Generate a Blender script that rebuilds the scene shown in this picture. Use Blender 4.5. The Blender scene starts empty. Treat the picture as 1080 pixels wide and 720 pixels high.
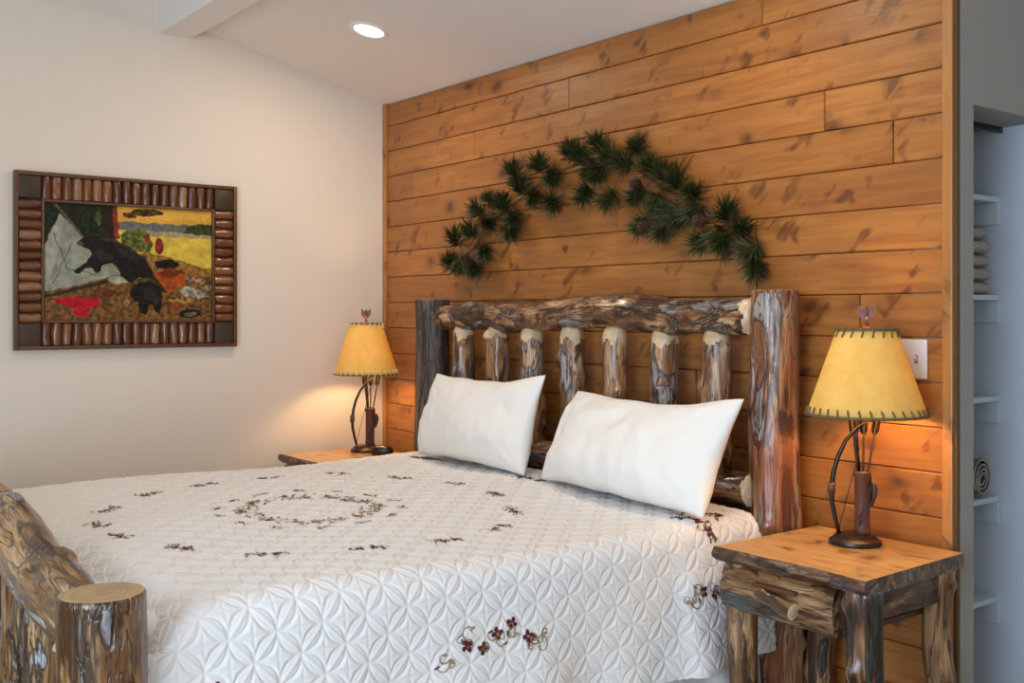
import bpy, bmesh, math, random
import numpy as np
from mathutils import Vector, Matrix, noise as mn
PI = math.pi
random.seed(7)
SC = bpy.context.scene
COL = SC.collection

# ------------------------------------------------------------------ basic helpers
def mesh_obj(name, verts, faces, mats, parent=None, smooth=True, mat_idx=None):
    me = bpy.data.meshes.new(name)
    me.from_pydata([tuple(v) for v in verts], [], faces)
    for m in (mats if isinstance(mats, (list, tuple)) else [mats]):
        me.materials.append(m)
    if mat_idx is not None:
        me.polygons.foreach_set('material_index', mat_idx)
    me.polygons.foreach_set('use_smooth', [smooth] * len(me.polygons))
    me.update()
    o = bpy.data.objects.new(name, me)
    COL.objects.link(o)
    if parent is not None:
        o.parent = parent
    return o

def thing(name, label, cat, loc=(0, 0, 0), rz=0.0, group=None):
    o = bpy.data.objects.new(name, None)
    COL.objects.link(o)
    o.location = loc
    o.rotation_euler = (0, 0, rz)
    o.empty_display_size = .05
    return tag(o, label, cat, group)

def tag(o, label=None, cat=None, group=None, kind=None):
    if label: o['label'] = label
    if cat: o['category'] = cat
    if group: o['group'] = group
    if kind: o['kind'] = kind
    return o

def struct(o):
    o['kind'] = 'structure'
    return o

class MB:
    """collects simple shapes, then becomes ONE mesh object"""
    def __init__(self):
        self.v, self.f, self.mi = [], [], []
        self.m = 0
    def add(self, vs, fs, m=None):
        b = len(self.v)
        self.v += [tuple(p) for p in vs]
        self.f += [tuple(i + b for i in f) for f in fs]
        self.mi += [self.m if m is None else m] * len(fs)
        return self
    def box(self, a, b, m=None):
        x0, y0, z0 = a; x1, y1, z1 = b
        vs = [(x0,y0,z0),(x1,y0,z0),(x1,y1,z0),(x0,y1,z0),(x0,y0,z1),(x1,y0,z1),(x1,y1,z1),(x0,y1,z1)]
        return self.add(vs, [(0,3,2,1),(4,5,6,7),(0,1,5,4),(1,2,6,5),(2,3,7,6),(3,0,4,7)], m)
    def rbox(self, a, b, r, seg=2, m=None):
        bm = bmesh.new()
        bmesh.ops.create_cube(bm, size=1)
        for v in bm.verts:
            v.co = Vector([a[i] + (v.co[i] + .5) * (b[i] - a[i]) for i in range(3)])
        bmesh.ops.bevel(bm, geom=list(bm.edges), offset=r, segments=seg, profile=.5, affect='EDGES')
        bm.verts.index_update()
        self.add([v.co[:] for v in bm.verts], [[v.index for v in f.verts] for f in bm.faces], m)
        bm.free()
        return self
    def lathe(self, prof, n=40, sx=1, sy=1, off=(0,0,0), m=None):
        vs, fs = [], []
        for r, z in prof:
            for k in range(n):
                t = 2*PI*k/n
                vs.append((off[0]+r*sx*math.cos(t), off[1]+r*sy*math.sin(t), off[2]+z))
        for i in range(len(prof)-1):
            for k in range(n):
                fs.append((i*n+k, i*n+(k+1) % n, (i+1)*n+(k+1) % n, (i+1)*n+k))
        if prof[0][0] > 0: fs.append(tuple(reversed(range(n))))
        if prof[-1][0] > 0: fs.append(tuple((len(prof)-1)*n+k for k in range(n)))
        return self.add(vs, fs, m)
    def tube(self, pts, r, n=10, m=None, flat=1.0):
        pts = [Vector(p) for p in pts]
        rr = r if isinstance(r, (list, tuple)) else [r]*len(pts)
        vs, fs = [], []
        ref = None
        for i, p in enumerate(pts):
            t = (pts[min(i+1, len(pts)-1)] - pts[max(i-1, 0)]).normalized()
            if ref is None:
                ref = Vector((0,0,1)) if abs(t.z) < .9 else Vector((0,1,0))
            u = (ref - t*ref.dot(t)).normalized(); w = t.cross(u); ref = u
            for k in range(n):
                a = 2*PI*k/n
                vs.append(p + (u*math.cos(a) + w*math.sin(a)*flat)*rr[i])
        for i in range(len(pts)-1):
            for k in range(n):
                fs.append((i*n+k, i*n+(k+1) % n, (i+1)*n+(k+1) % n, (i+1)*n+k))
        fs.append(tuple(reversed(range(n)))); fs.append(tuple((len(pts)-1)*n+k for k in range(n)))
        return self.add(vs, fs, m)
    def build(self, name, mats, parent=None, smooth=False, auto=None):
        o = mesh_obj(name, self.v, self.f, mats, parent, smooth, self.mi)
        if auto:
            o.data.set_sharp_from_angle(angle=math.radians(auto))
        return o

# ------------------------------------------------------------------ material helpers
class NT:
    def __init__(self, name):
        self.mat = bpy.data.materials.new(name)
        self.mat.use_nodes = True
        self.t = self.mat.node_tree
        self.t.nodes.clear()
        self.out = self.t.nodes.new('ShaderNodeOutputMaterial')
        self.b = self.t.nodes.new('ShaderNodeBsdfPrincipled')
        self.t.links.new(self.b.outputs[0], self.out.inputs[0])
    def n(self, kind, **kw):
        x = self.t.nodes.new(kind)
        for k, v in kw.items(): setattr(x, k, v)
        return x
    def l(self, a, b): self.t.links.new(a, b)
    def math(self, op, a, b=None, clamp=False):
        x = self.n('ShaderNodeMath', operation=op); x.use_clamp = clamp
        for i, s in enumerate((a, b)):
            if s is None: continue
            if isinstance(s, (int, float)): x.inputs[i].default_value = s
            else: self.l(s, x.inputs[i])
        return x.outputs[0]
    def ramp(self, fac, stops, interp='LINEAR'):
        x = self.n('ShaderNodeValToRGB'); cr = x.color_ramp; cr.interpolation = interp
        while len(cr.elements) < len(stops): cr.elements.new(.5)
        for e, (p, c) in zip(cr.elements, stops):
            e.position = p; e.color = (*c, 1) if len(c) == 3 else c
        self.l(fac, x.inputs[0])
        return x.outputs[0]
    def noise(self, vec, scale, detail=3, rough=.5, dist=0):
        x = self.n('ShaderNodeTexNoise')
        x.inputs['Scale'].default_value = scale; x.inputs['Detail'].default_value = detail
        x.inputs['Roughness'].default_value = rough; x.inputs['Distortion'].default_value = dist
        if vec is not None: self.l(vec, x.inputs['Vector'])
        return x.outputs['Fac']
    def mapping(self, vec, scale=(1,1,1), rot=(0,0,0), loc=(0,0,0)):
        x = self.n('ShaderNodeMapping')
        x.inputs['Scale'].default_value = scale; x.inputs['Rotation'].default_value = rot; x.inputs['Location'].default_value = loc
        self.l(vec, x.inputs['Vector'])
        return x.outputs[0]
    def mix(self, fac, a, b, mode='MIX'):
        x = self.n('ShaderNodeMix', data_type='RGBA', blend_type=mode)
        for s, i in ((fac, 0), (a, 6), (b, 7)):
            if isinstance(s, (int, float)): x.inputs[i].default_value = s
            elif isinstance(s, tuple): x.inputs[i].default_value = (*s, 1)
            else: self.l(s, x.inputs[i])
        return x.outputs[2]
    def bump(self, h, strength=.3, dist=.01):
        x = self.n('ShaderNodeBump'); x.inputs['Strength'].default_value = strength; x.inputs['Distance'].default_value = dist
        self.l(h, x.inputs['Height']); self.l(x.outputs[0], self.b.inputs['Normal'])
    def attr(self, name):
        return self.n('ShaderNodeAttribute', attribute_name=name)
    def set(self, **kw):
        for k, v in kw.items():
            s = self.b.inputs[k.replace('_', ' ')]
            if isinstance(v, tuple): s.default_value = (*v, 1)
            elif isinstance(v, (int, float)): s.default_value = v
            else: self.l(v, s)

def plain(name, col, rough=.6, metal=0, nscale=40, namp=.12, bump=.0):
    m = NT(name)
    co = m.n('ShaderNodeTexCoord').outputs['Object']
    f = m.noise(co, nscale, 4)
    m.set(Base_Color=m.mix(f, tuple(c*(1-namp) for c in col), tuple(min(1, c*(1+namp)) for c in col)), Roughness=rough, Metallic=metal)
    if bump: m.bump(f, bump, .004)
    return m.mat

def paint_wall(name, col, bump=.12):
    m = NT(name)
    co = m.n('ShaderNodeTexCoord').outputs['Object']
    big = m.noise(co, 1.2, 2)
    m.set(Base_Color=m.mix(big, tuple(c*.97 for c in col), tuple(c*1.02 for c in col)), Roughness=.75)
    m.bump(m.noise(co, 90, 3, .6), bump, .004)
    return m.mat

def log_material(name, dark, mid, tan, cream, grey, grey_at=.56, dark_at=.36, rough=.3, lines=.85, stretch=.34, coat=.4):
    """peeled, varnished character log; 'lc' is a per-log coordinate (cross-section x, y, length z) in metres"""
    m = NT(name)
    lc = m.attr('lc').outputs['Vector']
    n1 = m.noise(m.mapping(lc, (1, 1, stretch)), 13, 4, .55, 1.2)                      # bark left on
    n2 = m.noise(m.mapping(lc, (1, 1, stretch), loc=(3.1, 7.7, 1.3)), 10, 4, .55, 1.0)   # grey weathered wood
    n3 = m.noise(m.mapping(lc, (1, 1, stretch*.8), loc=(9.1, 2.2, 5.3)), 14, 3, .5, 1.5)   # cream / red tone
    streak = m.noise(m.mapping(lc, (1, 1, .09), loc=(1, 4, 2)), 34, 4, .65, 1.0)
    fig = m.noise(m.mapping(lc, (1, 1, .13), loc=(7, 1, 8)), 26, 2, .5, .9)
    fibre = m.noise(m.mapping(lc, (1, 1, .05), loc=(5, 4, 2)), 150, 3, .6)
    tone = m.math('ADD', m.math('MULTIPLY', n3, .6), m.math('MULTIPLY', streak, .4))
    base = m.ramp(tone, [(.38, m_lerp(mid, dark, .5)), (.45, mid), (.51, tan), (.59, cream)])
    base = m.mix(m.ramp(streak, [(.50, (0,0,0)), (.60, (.8,.8,.8))]), base, m_lerp(mid, dark, .5))
    base = m.mix(m.ramp(fibre, [(.45, (0,0,0)), (.7, (.45,.45,.45))]), base, m_lerp(mid, dark, .4))
    gm = m.ramp(n2, [(grey_at, (0,0,0)), (grey_at+.025, (1,1,1))])
    base = m.mix(gm, base, m.mix(m.ramp(streak, [(.38, (0,0,0)), (.6, (1,1,1))]), m_lerp(grey, (0,0,0), .6), tuple(min(1, c*1.7) for c in grey)))
    dm = m.ramp(n1, [(dark_at+.03, (1,1,1)), (dark_at+.055, (.6,.6,.6)), (dark_at+.09, (0,0,0))])
    base = m.mix(dm, base, m.mix(fibre, m_lerp(dark, (0,0,0), .35), m_lerp(dark, mid, .3)))
    def rim(n, at, w):
        d = m.math('ABSOLUTE', m.math('SUBTRACT', n, at))
        return m.ramp(d, [(0, (1,1,1)), (w*.5, (.8,.8,.8)), (w, (0,0,0))])
    r = m.math('MAXIMUM', rim(n2, grey_at, .022), m.math('MULTIPLY', rim(fig, .5, .024), m.ramp(n1, [(.44, (0,0,0)), (.54, (1,1,1))])))
    r = m.math('MULTIPLY', r, lines)
    base = m.mix(r, base, m_lerp(dark, (0,0,0), .4))
    vo = m.n('ShaderNodeTexVoronoi'); vo.inputs['Scale'].default_value = 6.5
    m.l(m.mapping(lc, (1, 1, .7)), vo.inputs['Vector'])
    kd = m.ramp(vo.outputs['Distance'], [(.0, (1,1,1)), (.08, (.3,.3,.3)), (.13, (1,1,1)), (.18, (0,0,0))])
    base = m.mix(m.math('MULTIPLY', kd, .85), base, m_lerp(mid, dark, .75))
    m.set(Base_Color=base, Roughness=rough, Coat_Weight=coat, Coat_Roughness=.15)
    h = m.math('ADD', m.math('ADD', n1, m.math('MULTIPLY', n3, .6)), m.math('ADD', m.math('MULTIPLY', r, -.3), m.math('MULTIPLY', streak, .35)))
    m.bump(h, .7, .016)
    return m.mat

def m_lerp(a, b, f): return tuple(x*(1-f)+y*f for x, y in zip(a, b))

def end_grain(name, a, b):
    m = NT(name)
    lc = m.attr('lc').outputs['Vector']
    sep = m.n('ShaderNodeSeparateXYZ'); m.l(m.attr('le').outputs['Vector'], sep.inputs[0])
    r = m.math('SQRT', m.math('ADD', m.math('POWER', sep.outputs[0], 2), m.math('POWER', sep.outputs[1], 2)))
    n = m.noise(lc, 22, 3)
    w = m.math('SINE', m.math('ADD', m.math('MULTIPLY', r, 520), m.math('MULTIPLY', n, 9)))
    c = m.mix(m.math('MULTIPLY_ADD', w, .3), a, b)
    f2 = m.ramp(m.noise(lc, 14, 4), [(.42, (0,0,0)), (.62, (1,1,1))])
    c = m.mix(m.math('MULTIPLY', f2, .5), c, tuple(x*.55 for x in a))
    m.set(Base_Color=c, Roughness=.4, Coat_Weight=.2, Coat_Roughness=.25)
    return m.mat

def board_material(name, c0, c1, knot, seed=0.0, along='X', rough=.42, plank_attr=False, sc=1.0, streaks=0):
    m = NT(name)
    co = m.n('ShaderNodeTexCoord').outputs['Object']
    if plank_attr:
        at = m.attr('pk').outputs['Vector']
        va = m.n('ShaderNodeVectorMath', operation='ADD'); m.l(co, va.inputs[0]); m.l(at, va.inputs[1])
        co = va.outputs[0]
    if along == 'Y': co = m.mapping(co, (1,1,1), (0,0,PI/2))
    if along == 'Z': co = m.mapping(co, (1,1,1), (0,PI/2,0))
    co = m.mapping(co, (sc, sc, sc), loc=(seed, seed*1.7, seed*.6))
    warp = m.noise(m.mapping(co, (1.6, 5, 5)), 1.0, 3)
    g = m.ramp(m.noise(m.mapping(co, (1.4, 16, 16)), 2.2, 5, .6, .8), [(.33, (0,0,0)), (.62, (1,1,1))])
    fine = m.noise(m.mapping(co, (4, 90, 90)), 2.0, 3, .6)
    base = m.mix(m.math('ADD', m.math('MULTIPLY', g, .75), m.math('MULTIPLY', fine, .25)), c1, c0)
    base = m.mix(m.ramp(warp, [(.4, (0,0,0)), (.7, (.4,.4,.4))]), base, tuple(x*.72 for x in c1))
    if streaks:
        st = m.noise(m.mapping(co, (2.2, 14, 14), loc=(5, 1, 3)), 2.0, 3, .5, .6)
        base = m.mix(m.math('MULTIPLY', m.ramp(st, [(.60, (0,0,0)), (.68, (1,1,1))]), streaks), base, tuple(x*.55 for x in c1))
    if plank_attr:
        sep = m.n('ShaderNodeSeparateXYZ'); m.l(m.attr('pk').outputs['Vector'], sep.inputs[0])
        fr = m.math('FRACT', m.math('MULTIPLY', sep.outputs[0], .731))
        base = m.mix(m.math('MULTIPLY', fr, .42), base, tuple(x*.72 for x in c1))
    # dark feather marks beside knots
    vo = m.n('ShaderNodeTexVoronoi'); vo.inputs['Scale'].default_value = 1.0; vo.inputs['Randomness'].default_value = 1.0
    dist = m.noise(co, 9, 3)
    va2 = m.n('ShaderNodeVectorMath', operation='ADD')
    m.l(m.mapping(co, (3.6, 3.0, 5.2)), va2.inputs[0])
    vs = m.n('ShaderNodeVectorMath', operation='SCALE'); vs.inputs['Scale'].default_value = .35
    cmb = m.n('ShaderNodeCombineXYZ'); m.l(m.math('SUBTRACT', dist, .5), cmb.inputs[0]); m.l(m.math('SUBTRACT', dist, .5), cmb.inputs[2])
    m.l(cmb.outputs[0], vs.inputs[0]); m.l(vs.outputs[0], va2.inputs[1])
    m.l(va2.outputs[0], vo.inputs['Vector'])
    k = m.ramp(vo.outputs['Distance'], [(.05, (1,1,1)), (.10, (.65,.65,.65)), (.19, (.16,.16,.16)), (.32, (0,0,0))])
    base = m.mix(m.math('MULTIPLY', k, .85), base, knot)
    fe = m.noise(m.mapping(co, (9, 9, 9), rot=(0, .75, 0)), 1.0, 2, .5, .4)
    fe2 = m.noise(m.mapping(m.mapping(co, (1,1,1), rot=(0, .8, 0)), (5, 26, 26)), 1.0, 3, .55)
    fm = m.math('MULTIPLY', m.ramp(fe, [(.57, (0,0,0)), (.65, (1,1,1))]), m.ramp(fe2, [(.46, (0,0,0)), (.60, (1,1,1))]))
    base = m.mix(m.math('MULTIPLY', fm, .72), base, tuple(x*1.3 for x in knot))
    m.set(Base_Color=base, Roughness=rough, Coat_Weight=.12, Coat_Roughness=.3)
    m.bump(m.math('ADD', g, m.math('MULTIPLY', fine, .4)), .12, .004)
    return m.mat

# ------------------------------------------------------------------ materials
M = {}
M['wall'] = paint_wall('cream_paint', (.78, .71, .63))
M['grey_wall'] = paint_wall('grey_paint', (.31, .295, .28))
M['ceil'] = paint_wall('ceiling_paint', (.80, .75, .71), .25)
M['beam'] = paint_wall('beam_paint', (.82, .82, .80), .05)
M['carpet'] = plain('beige_carpet', (.42, .36, .28), .95, 0, 160, .3, .6)
M['planks'] = board_material('amber_pine_planks', (.52, .215, .048), (.30, .10, .020), (.06, .016, .004), plank_attr=True)
M['trimwood'] = board_material('amber_trim', (.50, .23, .065), (.38, .15, .038), (.12, .04, .012), 3.3, 'Z')
M['darkedge'] = plain('dark_edge_strip', (.10, .05, .012), .6, 0, 30, .3)  # dark brown strip along the right edge of the trim board
M['groove'] = plain('dark_groove_wood', (.10, .04, .012), .8)  # dark wood seen between the boards, also the drawer slot and back panel
M['tabletop'] = board_material('honey_tabletop', (.80, .50, .22), (.52, .25, .08), (.16, .05, .014), 8.2, 'X', .3, sc=1.25, streaks=.75)
M['log_head'] = log_material('headboard_log', (.045, .018, .008), (.24, .10, .038), (.42, .22, .10), (.62, .43, .26), (.20, .19, .195), .565, .365)
M['log_rail'] = log_material('headboard_rail_log', (.028, .012, .006), (.20, .08, .03), (.38, .19, .085), (.60, .41, .25), (.15, .14, .14), .555, .395, .34, 1.0, .42, .25)
M['log_post'] = log_material('reddish_post_log', (.06, .02, .009), (.27, .085, .03), (.40, .19, .085), (.58, .39, .24), (.24, .21, .195), .585, .37, stretch=.18)
M['log_grey'] = log_material('weathered_post_log', (.025, .016, .011), (.075, .042, .028), (.12, .08, .058), (.20, .15, .12), (.085, .070, .058), .5, .38, .6, stretch=.12, coat=.05)
M['log_foot'] = log_material('footboard_log', (.035, .015, .006), (.18, .08, .028), (.36, .20, .08), (.56, .38, .20), (.26, .27, .29), .575, .39, .22, stretch=.24)
M['log_stand'] = log_material('nightstand_log', (.030, .012, .006), (.17, .075, .028), (.30, .155, .065), (.44, .28, .14), (.06, .065, .06), .60, .38, stretch=.22)
M['log_bark'] = log_material('barky_leg_log', (.008, .007, .006), (.06, .022, .010), (.26, .11, .04), (.42, .28, .15), (.016, .024, .022), .49, .42, stretch=.2)
M['bark_edge'] = log_material('live_edge_bark', (.030, .012, .007), (.12, .05, .022), (.22, .115, .055), (.33, .22, .14), (.13, .11, .11), .57, .41, .45)
M['cut'] = end_grain('cut_log_end', (.46, .30, .15), (.60, .42, .24))
M['cut_pale'] = end_grain('pale_tenon_end', (.62, .44, .26), (.72, .56, .37))
M['pillow'] = plain('white_cotton', (.86, .85, .82), .85, 0, 300, .03, .12)
M['sheet'] = plain('white_sheet', (.80, .79, .80), .85, 0, 200, .03, .1)
M['bedbase'] = plain('box_spring_cloth', (.62, .60, .58), .9)
M['thread_red'] = plain('burgundy_thread', (.085, .006, .012), .55, 0, 400, .3)
M['thread_brown'] = plain('brown_thread', (.13, .07, .035), .6, 0, 400, .3)
M['thread_tan'] = plain('tan_thread', (.34, .24, .15), .6, 0, 400, .3)
M['iron'] = plain('dark_bronze', (.028, .014, .010), .32, .35, 60, .3)
M['iron2'] = plain('dark_arrow_shaft', (.05, .022, .014), .4, .2, 60, .3)
M['leather'] = plain('quiver_leather', (.10, .035, .022), .42, 0, 60, .35, .2)
M['lace'] = plain('lacing_leather', (.14, .09, .035), .5, 0, 120, .3)
M['lace_glow'] = plain('lacing_lamp_glow', (.85, .70, .38), .5, 0, 120, .2)  # lamplight leaking through the lacing holes, put into the stitch colour
M['needle'] = plain('pine_needle', (.022, .031, .005), .5, 0, 25, .55)
M['needle2'] = plain('light_pine_needle', (.058, .064, .011), .5, 0, 25, .5)
M['cone'] = plain('pinecone_scale', (.085, .035, .018), .6, 0, 60, .4)
M['stem'] = plain('twig_brown', (.12, .055, .022), .7, 0, 60, .4)
M['plate'] = plain('white_plastic', (.72, .69, .70), .35, 0, 10, .02)
M['slotdark'] = plain('dark_slot', (.25, .24, .24), .5)
M['black'] = plain('black_plastic', (.010, .008, .008), .25, 0, 20, .1)
M['towel'] = plain('taupe_towel', (.36, .34, .31), .95, 0, 260, .25, .8)
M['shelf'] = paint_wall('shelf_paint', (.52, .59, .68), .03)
M['frame_dark'] = plain('frame_brown', (.11, .045, .02), .4, 0, 40, .4)
M['frame_block'] = plain('corner_block_wood', (.045, .026, .014), .5, 0, 25, .4, .2)
M['alum'] = plain('window_frame_white', (.75, .75, .75), .4)

def shade_mat():
    m = NT('parchment_shade')
    co = m.n('ShaderNodeTexCoord').outputs['Object']
    c = m.ramp(m.noise(co, 16, 5, .6), [(.3, (.74, .50, .12)), (.7, (.84, .62, .20))])
    d = m.n('ShaderNodeBsdfDiffuse'); t = m.n('ShaderNodeBsdfTranslucent'); mx = m.n('ShaderNodeMixShader')
    m.l(c, d.inputs[0]); m.l(c, t.inputs[0]); mx.inputs[0].default_value = .17
    m.l(d.outputs[0], mx.inputs[1]); m.l(t.outputs[0], mx.inputs[2]); m.l(mx.outputs[0], m.out.inputs[0])
    return m.mat
M['shade'] = shade_mat()

def emit(name, col, s):
    m = NT(name)
    e = m.n('ShaderNodeEmission'); e.inputs[0].default_value = (*col, 1); e.inputs[1].default_value = s
    m.l(e.outputs[0], m.out.inputs[0])
    return m.mat
M['bulb'] = emit('lit_bulb', (1, .64, .30), 230)
M['lens'] = emit('lit_ceiling_lens', (1, .90, .72), 4)

def quilt_mat():
    m = NT('white_quilt_cotton')
    co = m.n('ShaderNodeTexCoord').outputs['Object']
    m.set(Base_Color=(.80, .79, .785), Roughness=.8, Sheen_Weight=.15)
    m.bump(m.noise(co, 420, 3, .6), .12, .002)
    return m.mat
M['quilt'] = quilt_mat()

def glass_mat():
    m = NT('window_glass'); m.set(Base_Color=(.9,.95,1.), Roughness=.02, Transmission_Weight=1.0); return m.mat
M['glass'] = glass_mat()

# ------------------------------------------------------------------ dimensions found from the photograph (metres)
XL = -.06           # left wall
XC = 3.233          # outside corner at the right end of the planked wall
XI = 3.085          # inner face of the closet wall
SL = .233           # the ceiling rises away from the planked wall
ceil_z = lambda y: 2.487 - SL*y
ZQ = .70            # top of the quilt
XR = 5.9            # right wall
YR = -4.8           # rear wall

# ------------------------------------------------------------------ the room
struct(MB().box((XL-.15, YR-.1, -.1), (XR+.1, 1.75, 0)).build('floor', M['carpet']))
struct(MB().box((XL-.12, YR, 0), (XL, .09, 3.1)).build('wall_left', M['wall']))
b = MB()
y0, y1 = -1.15, 1.7
b.add([(XL, y0, ceil_z(y0)), (XR, y0, ceil_z(y0)), (XR, y1, ceil_z(y1)), (XL, y1, ceil_z(y1)),
       (XL, y0, 3.1), (XR, y0, 3.1), (XR, y1, 3.1), (XL, y1, 3.1)],
      [(0,1,2,3),(4,7,6,5),(0,4,5,1),(1,5,6,2),(2,6,7,3),(3,7,4,0)])
b.box((XL, YR, 3.0), (XR, y0-.02, 3.1))
struct(b.build('ceiling', M['ceil']))
struct(MB().rbox((XL, -1.226, 2.678), (XR, -1.065, 3.05), .004).build('ceiling_beam', M['beam']))

# planked wall: every board a separate island of one mesh, with its own grain offset
pitch = .1355
lines = [2.229 + pitch*k for k in range(2, -17, -1)]
joints = {1: [2.506], 2: [1.471], 3: [.776], 4: [.235, 2.766], 6: [1.771], 7: [2.478], 0: [1.9], 5: [3.02], 8: [1.15], 9: [2.9], 10: [.9], 11: [2.2], 12: [1.5], 13: [.6], 14: [2.4]}
b = MB(); pk = []
PX0, PX1 = XL+.03, 3.195
def plank(x0, x1, z0, z1):
    c = .0035
    z1c = z1
    n0 = len(b.v)
    b.add([(x0, .014, z0), (x1, .014, z0), (x1, .014, z1c), (x0, .014, z1c),
           (x0+.001, c, z0), (x1-.001, c, z0), (x1-.001, c, z1c), (x0+.001, c, z1c),
           (x0+.003, 0, z0+c), (x1-.003, 0, z0+c), (x1-.003, 0, z1c-c), (x0+.003, 0, z1c-c)],
          [(8,9,10,11),(4,5,9,8),(5,6,10,9),(6,7,11,10),(7,4,8,11),(0,1,5,4),(1,2,6,5),(2,3,7,6),(3,0,4,7),(0,3,2,1)])
    o = (random.uniform(0, 40), random.uniform(0, 40), random.uniform(0, 40))
    pk.extend([o]*12)
for i in range(len(lines)-1):
    zt, zb = lines[i], lines[i+1]
    zt = min(zt, 2.483)
    if zb > 2.47: continue
    k = round((2.3645 - zt)/pitch) + 2 if zt < 2.48 else 1
    xs = [PX0] + sorted(joints.get(k, [])) + [PX1]
    for a, c in zip(xs[:-1], xs[1:]):
        plank(a+.0006, c-.0006, zb+.0013, zt-.0013)
n_pl = len(b.v)
b.box((XL, .0145, 0), (XI-.005, .088, 2.49), 1)
pk.extend([(0, 0, 0)]*8)
w = struct(b.build('wall_back', [M['planks'], M['groove']]))
at = w.data.attributes.new('pk', 'FLOAT_VECTOR', 'POINT')
at.data.foreach_set('vector', np.array(pk, dtype=np.float32).ravel())
struct(MB().rbox((XL+.001, -.012, .0), (XL+.034, .013, 2.487), .003).build('trim_1', M['trimwood']))
b = MB().rbox((3.19, -.012, .0), (3.2225, .0135, 2.486), .003)
b.m = 1; b.box((3.2226, -.003, 0), (3.233, .0136, 2.485))
struct(b.build('trim_2', [M['trimwood'], M['darkedge']]))

# wall that turns the corner, with the closet opening, and the closet behind it
b = MB()
b.box((XI, .0885, 0), (XC, .09, 2.6))
b.box((XI-.004, .0145, 0), (XC-.0005, .0885, 2.5))
b.box((XI, .09, 1.985), (XC, .549, 2.6))
b.box((XC-.0003, .034, 0), (XC, .0885, 2.5))
b.box((2.3, .549, 0), (XC, .65, 2.6))
b.box((XC-.1, .65, 0), (XC, 1.7, 2.6))
struct(b.build('wall_right', M['grey_wall']))
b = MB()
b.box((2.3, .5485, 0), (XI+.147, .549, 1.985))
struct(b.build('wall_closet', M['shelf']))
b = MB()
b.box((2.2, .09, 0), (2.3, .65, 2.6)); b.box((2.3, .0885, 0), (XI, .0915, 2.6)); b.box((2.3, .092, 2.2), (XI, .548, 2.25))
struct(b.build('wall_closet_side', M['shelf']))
struct(MB().box((XI-.012, .16, 1.965), (XI+.002, .545, 1.985)).build('header_dark_bar', M['black']))  # thin black bar below the inner edge of the closet header
# parts of the room behind the photographer
struct(MB().box((XC, 1.7, 0), (XR, 1.8, 2.6)).build('wall_hall', M['wall']))
struct(MB().box((XR, YR, 0), (XR+.1, 1.75, 3.1)).build('wall_side', M['wall']))
WX0, WX1, WZ0, WZ1 = 3.4, 5.6, .25, 2.25
b = MB()
b.box((XL-.1, YR-.12, 0), (WX0, YR, 3.1)); b.box((WX1, YR-.12, 0), (XR, YR, 3.1))
b.box((WX0, YR-.12, 0), (WX1, YR, WZ0)); b.box((WX0, YR-.12, WZ1), (WX1, YR, 3.1))
struct(b.build('wall_rear', M['wall']))
b = MB()
for x in (WX0, (WX0+WX1)/2-.03, WX1-.06):
    b.rbox((x, YR-.1, WZ0), (x+.06, YR-.04, WZ1), .004)
b.rbox((WX0+.06, YR-.1, WZ0), (WX1-.06, YR-.04, WZ0+.06), .004); b.rbox((WX0+.06, YR-.1, WZ1-.06), (WX1-.06, YR-.04, WZ1), .004)
b.box((WX0+.05, YR-.075, WZ0+.05), (WX1-.05, YR-.07, WZ1-.05), 1)
struct(b.build('window_1', [M['alum'], M['glass']]))

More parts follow.
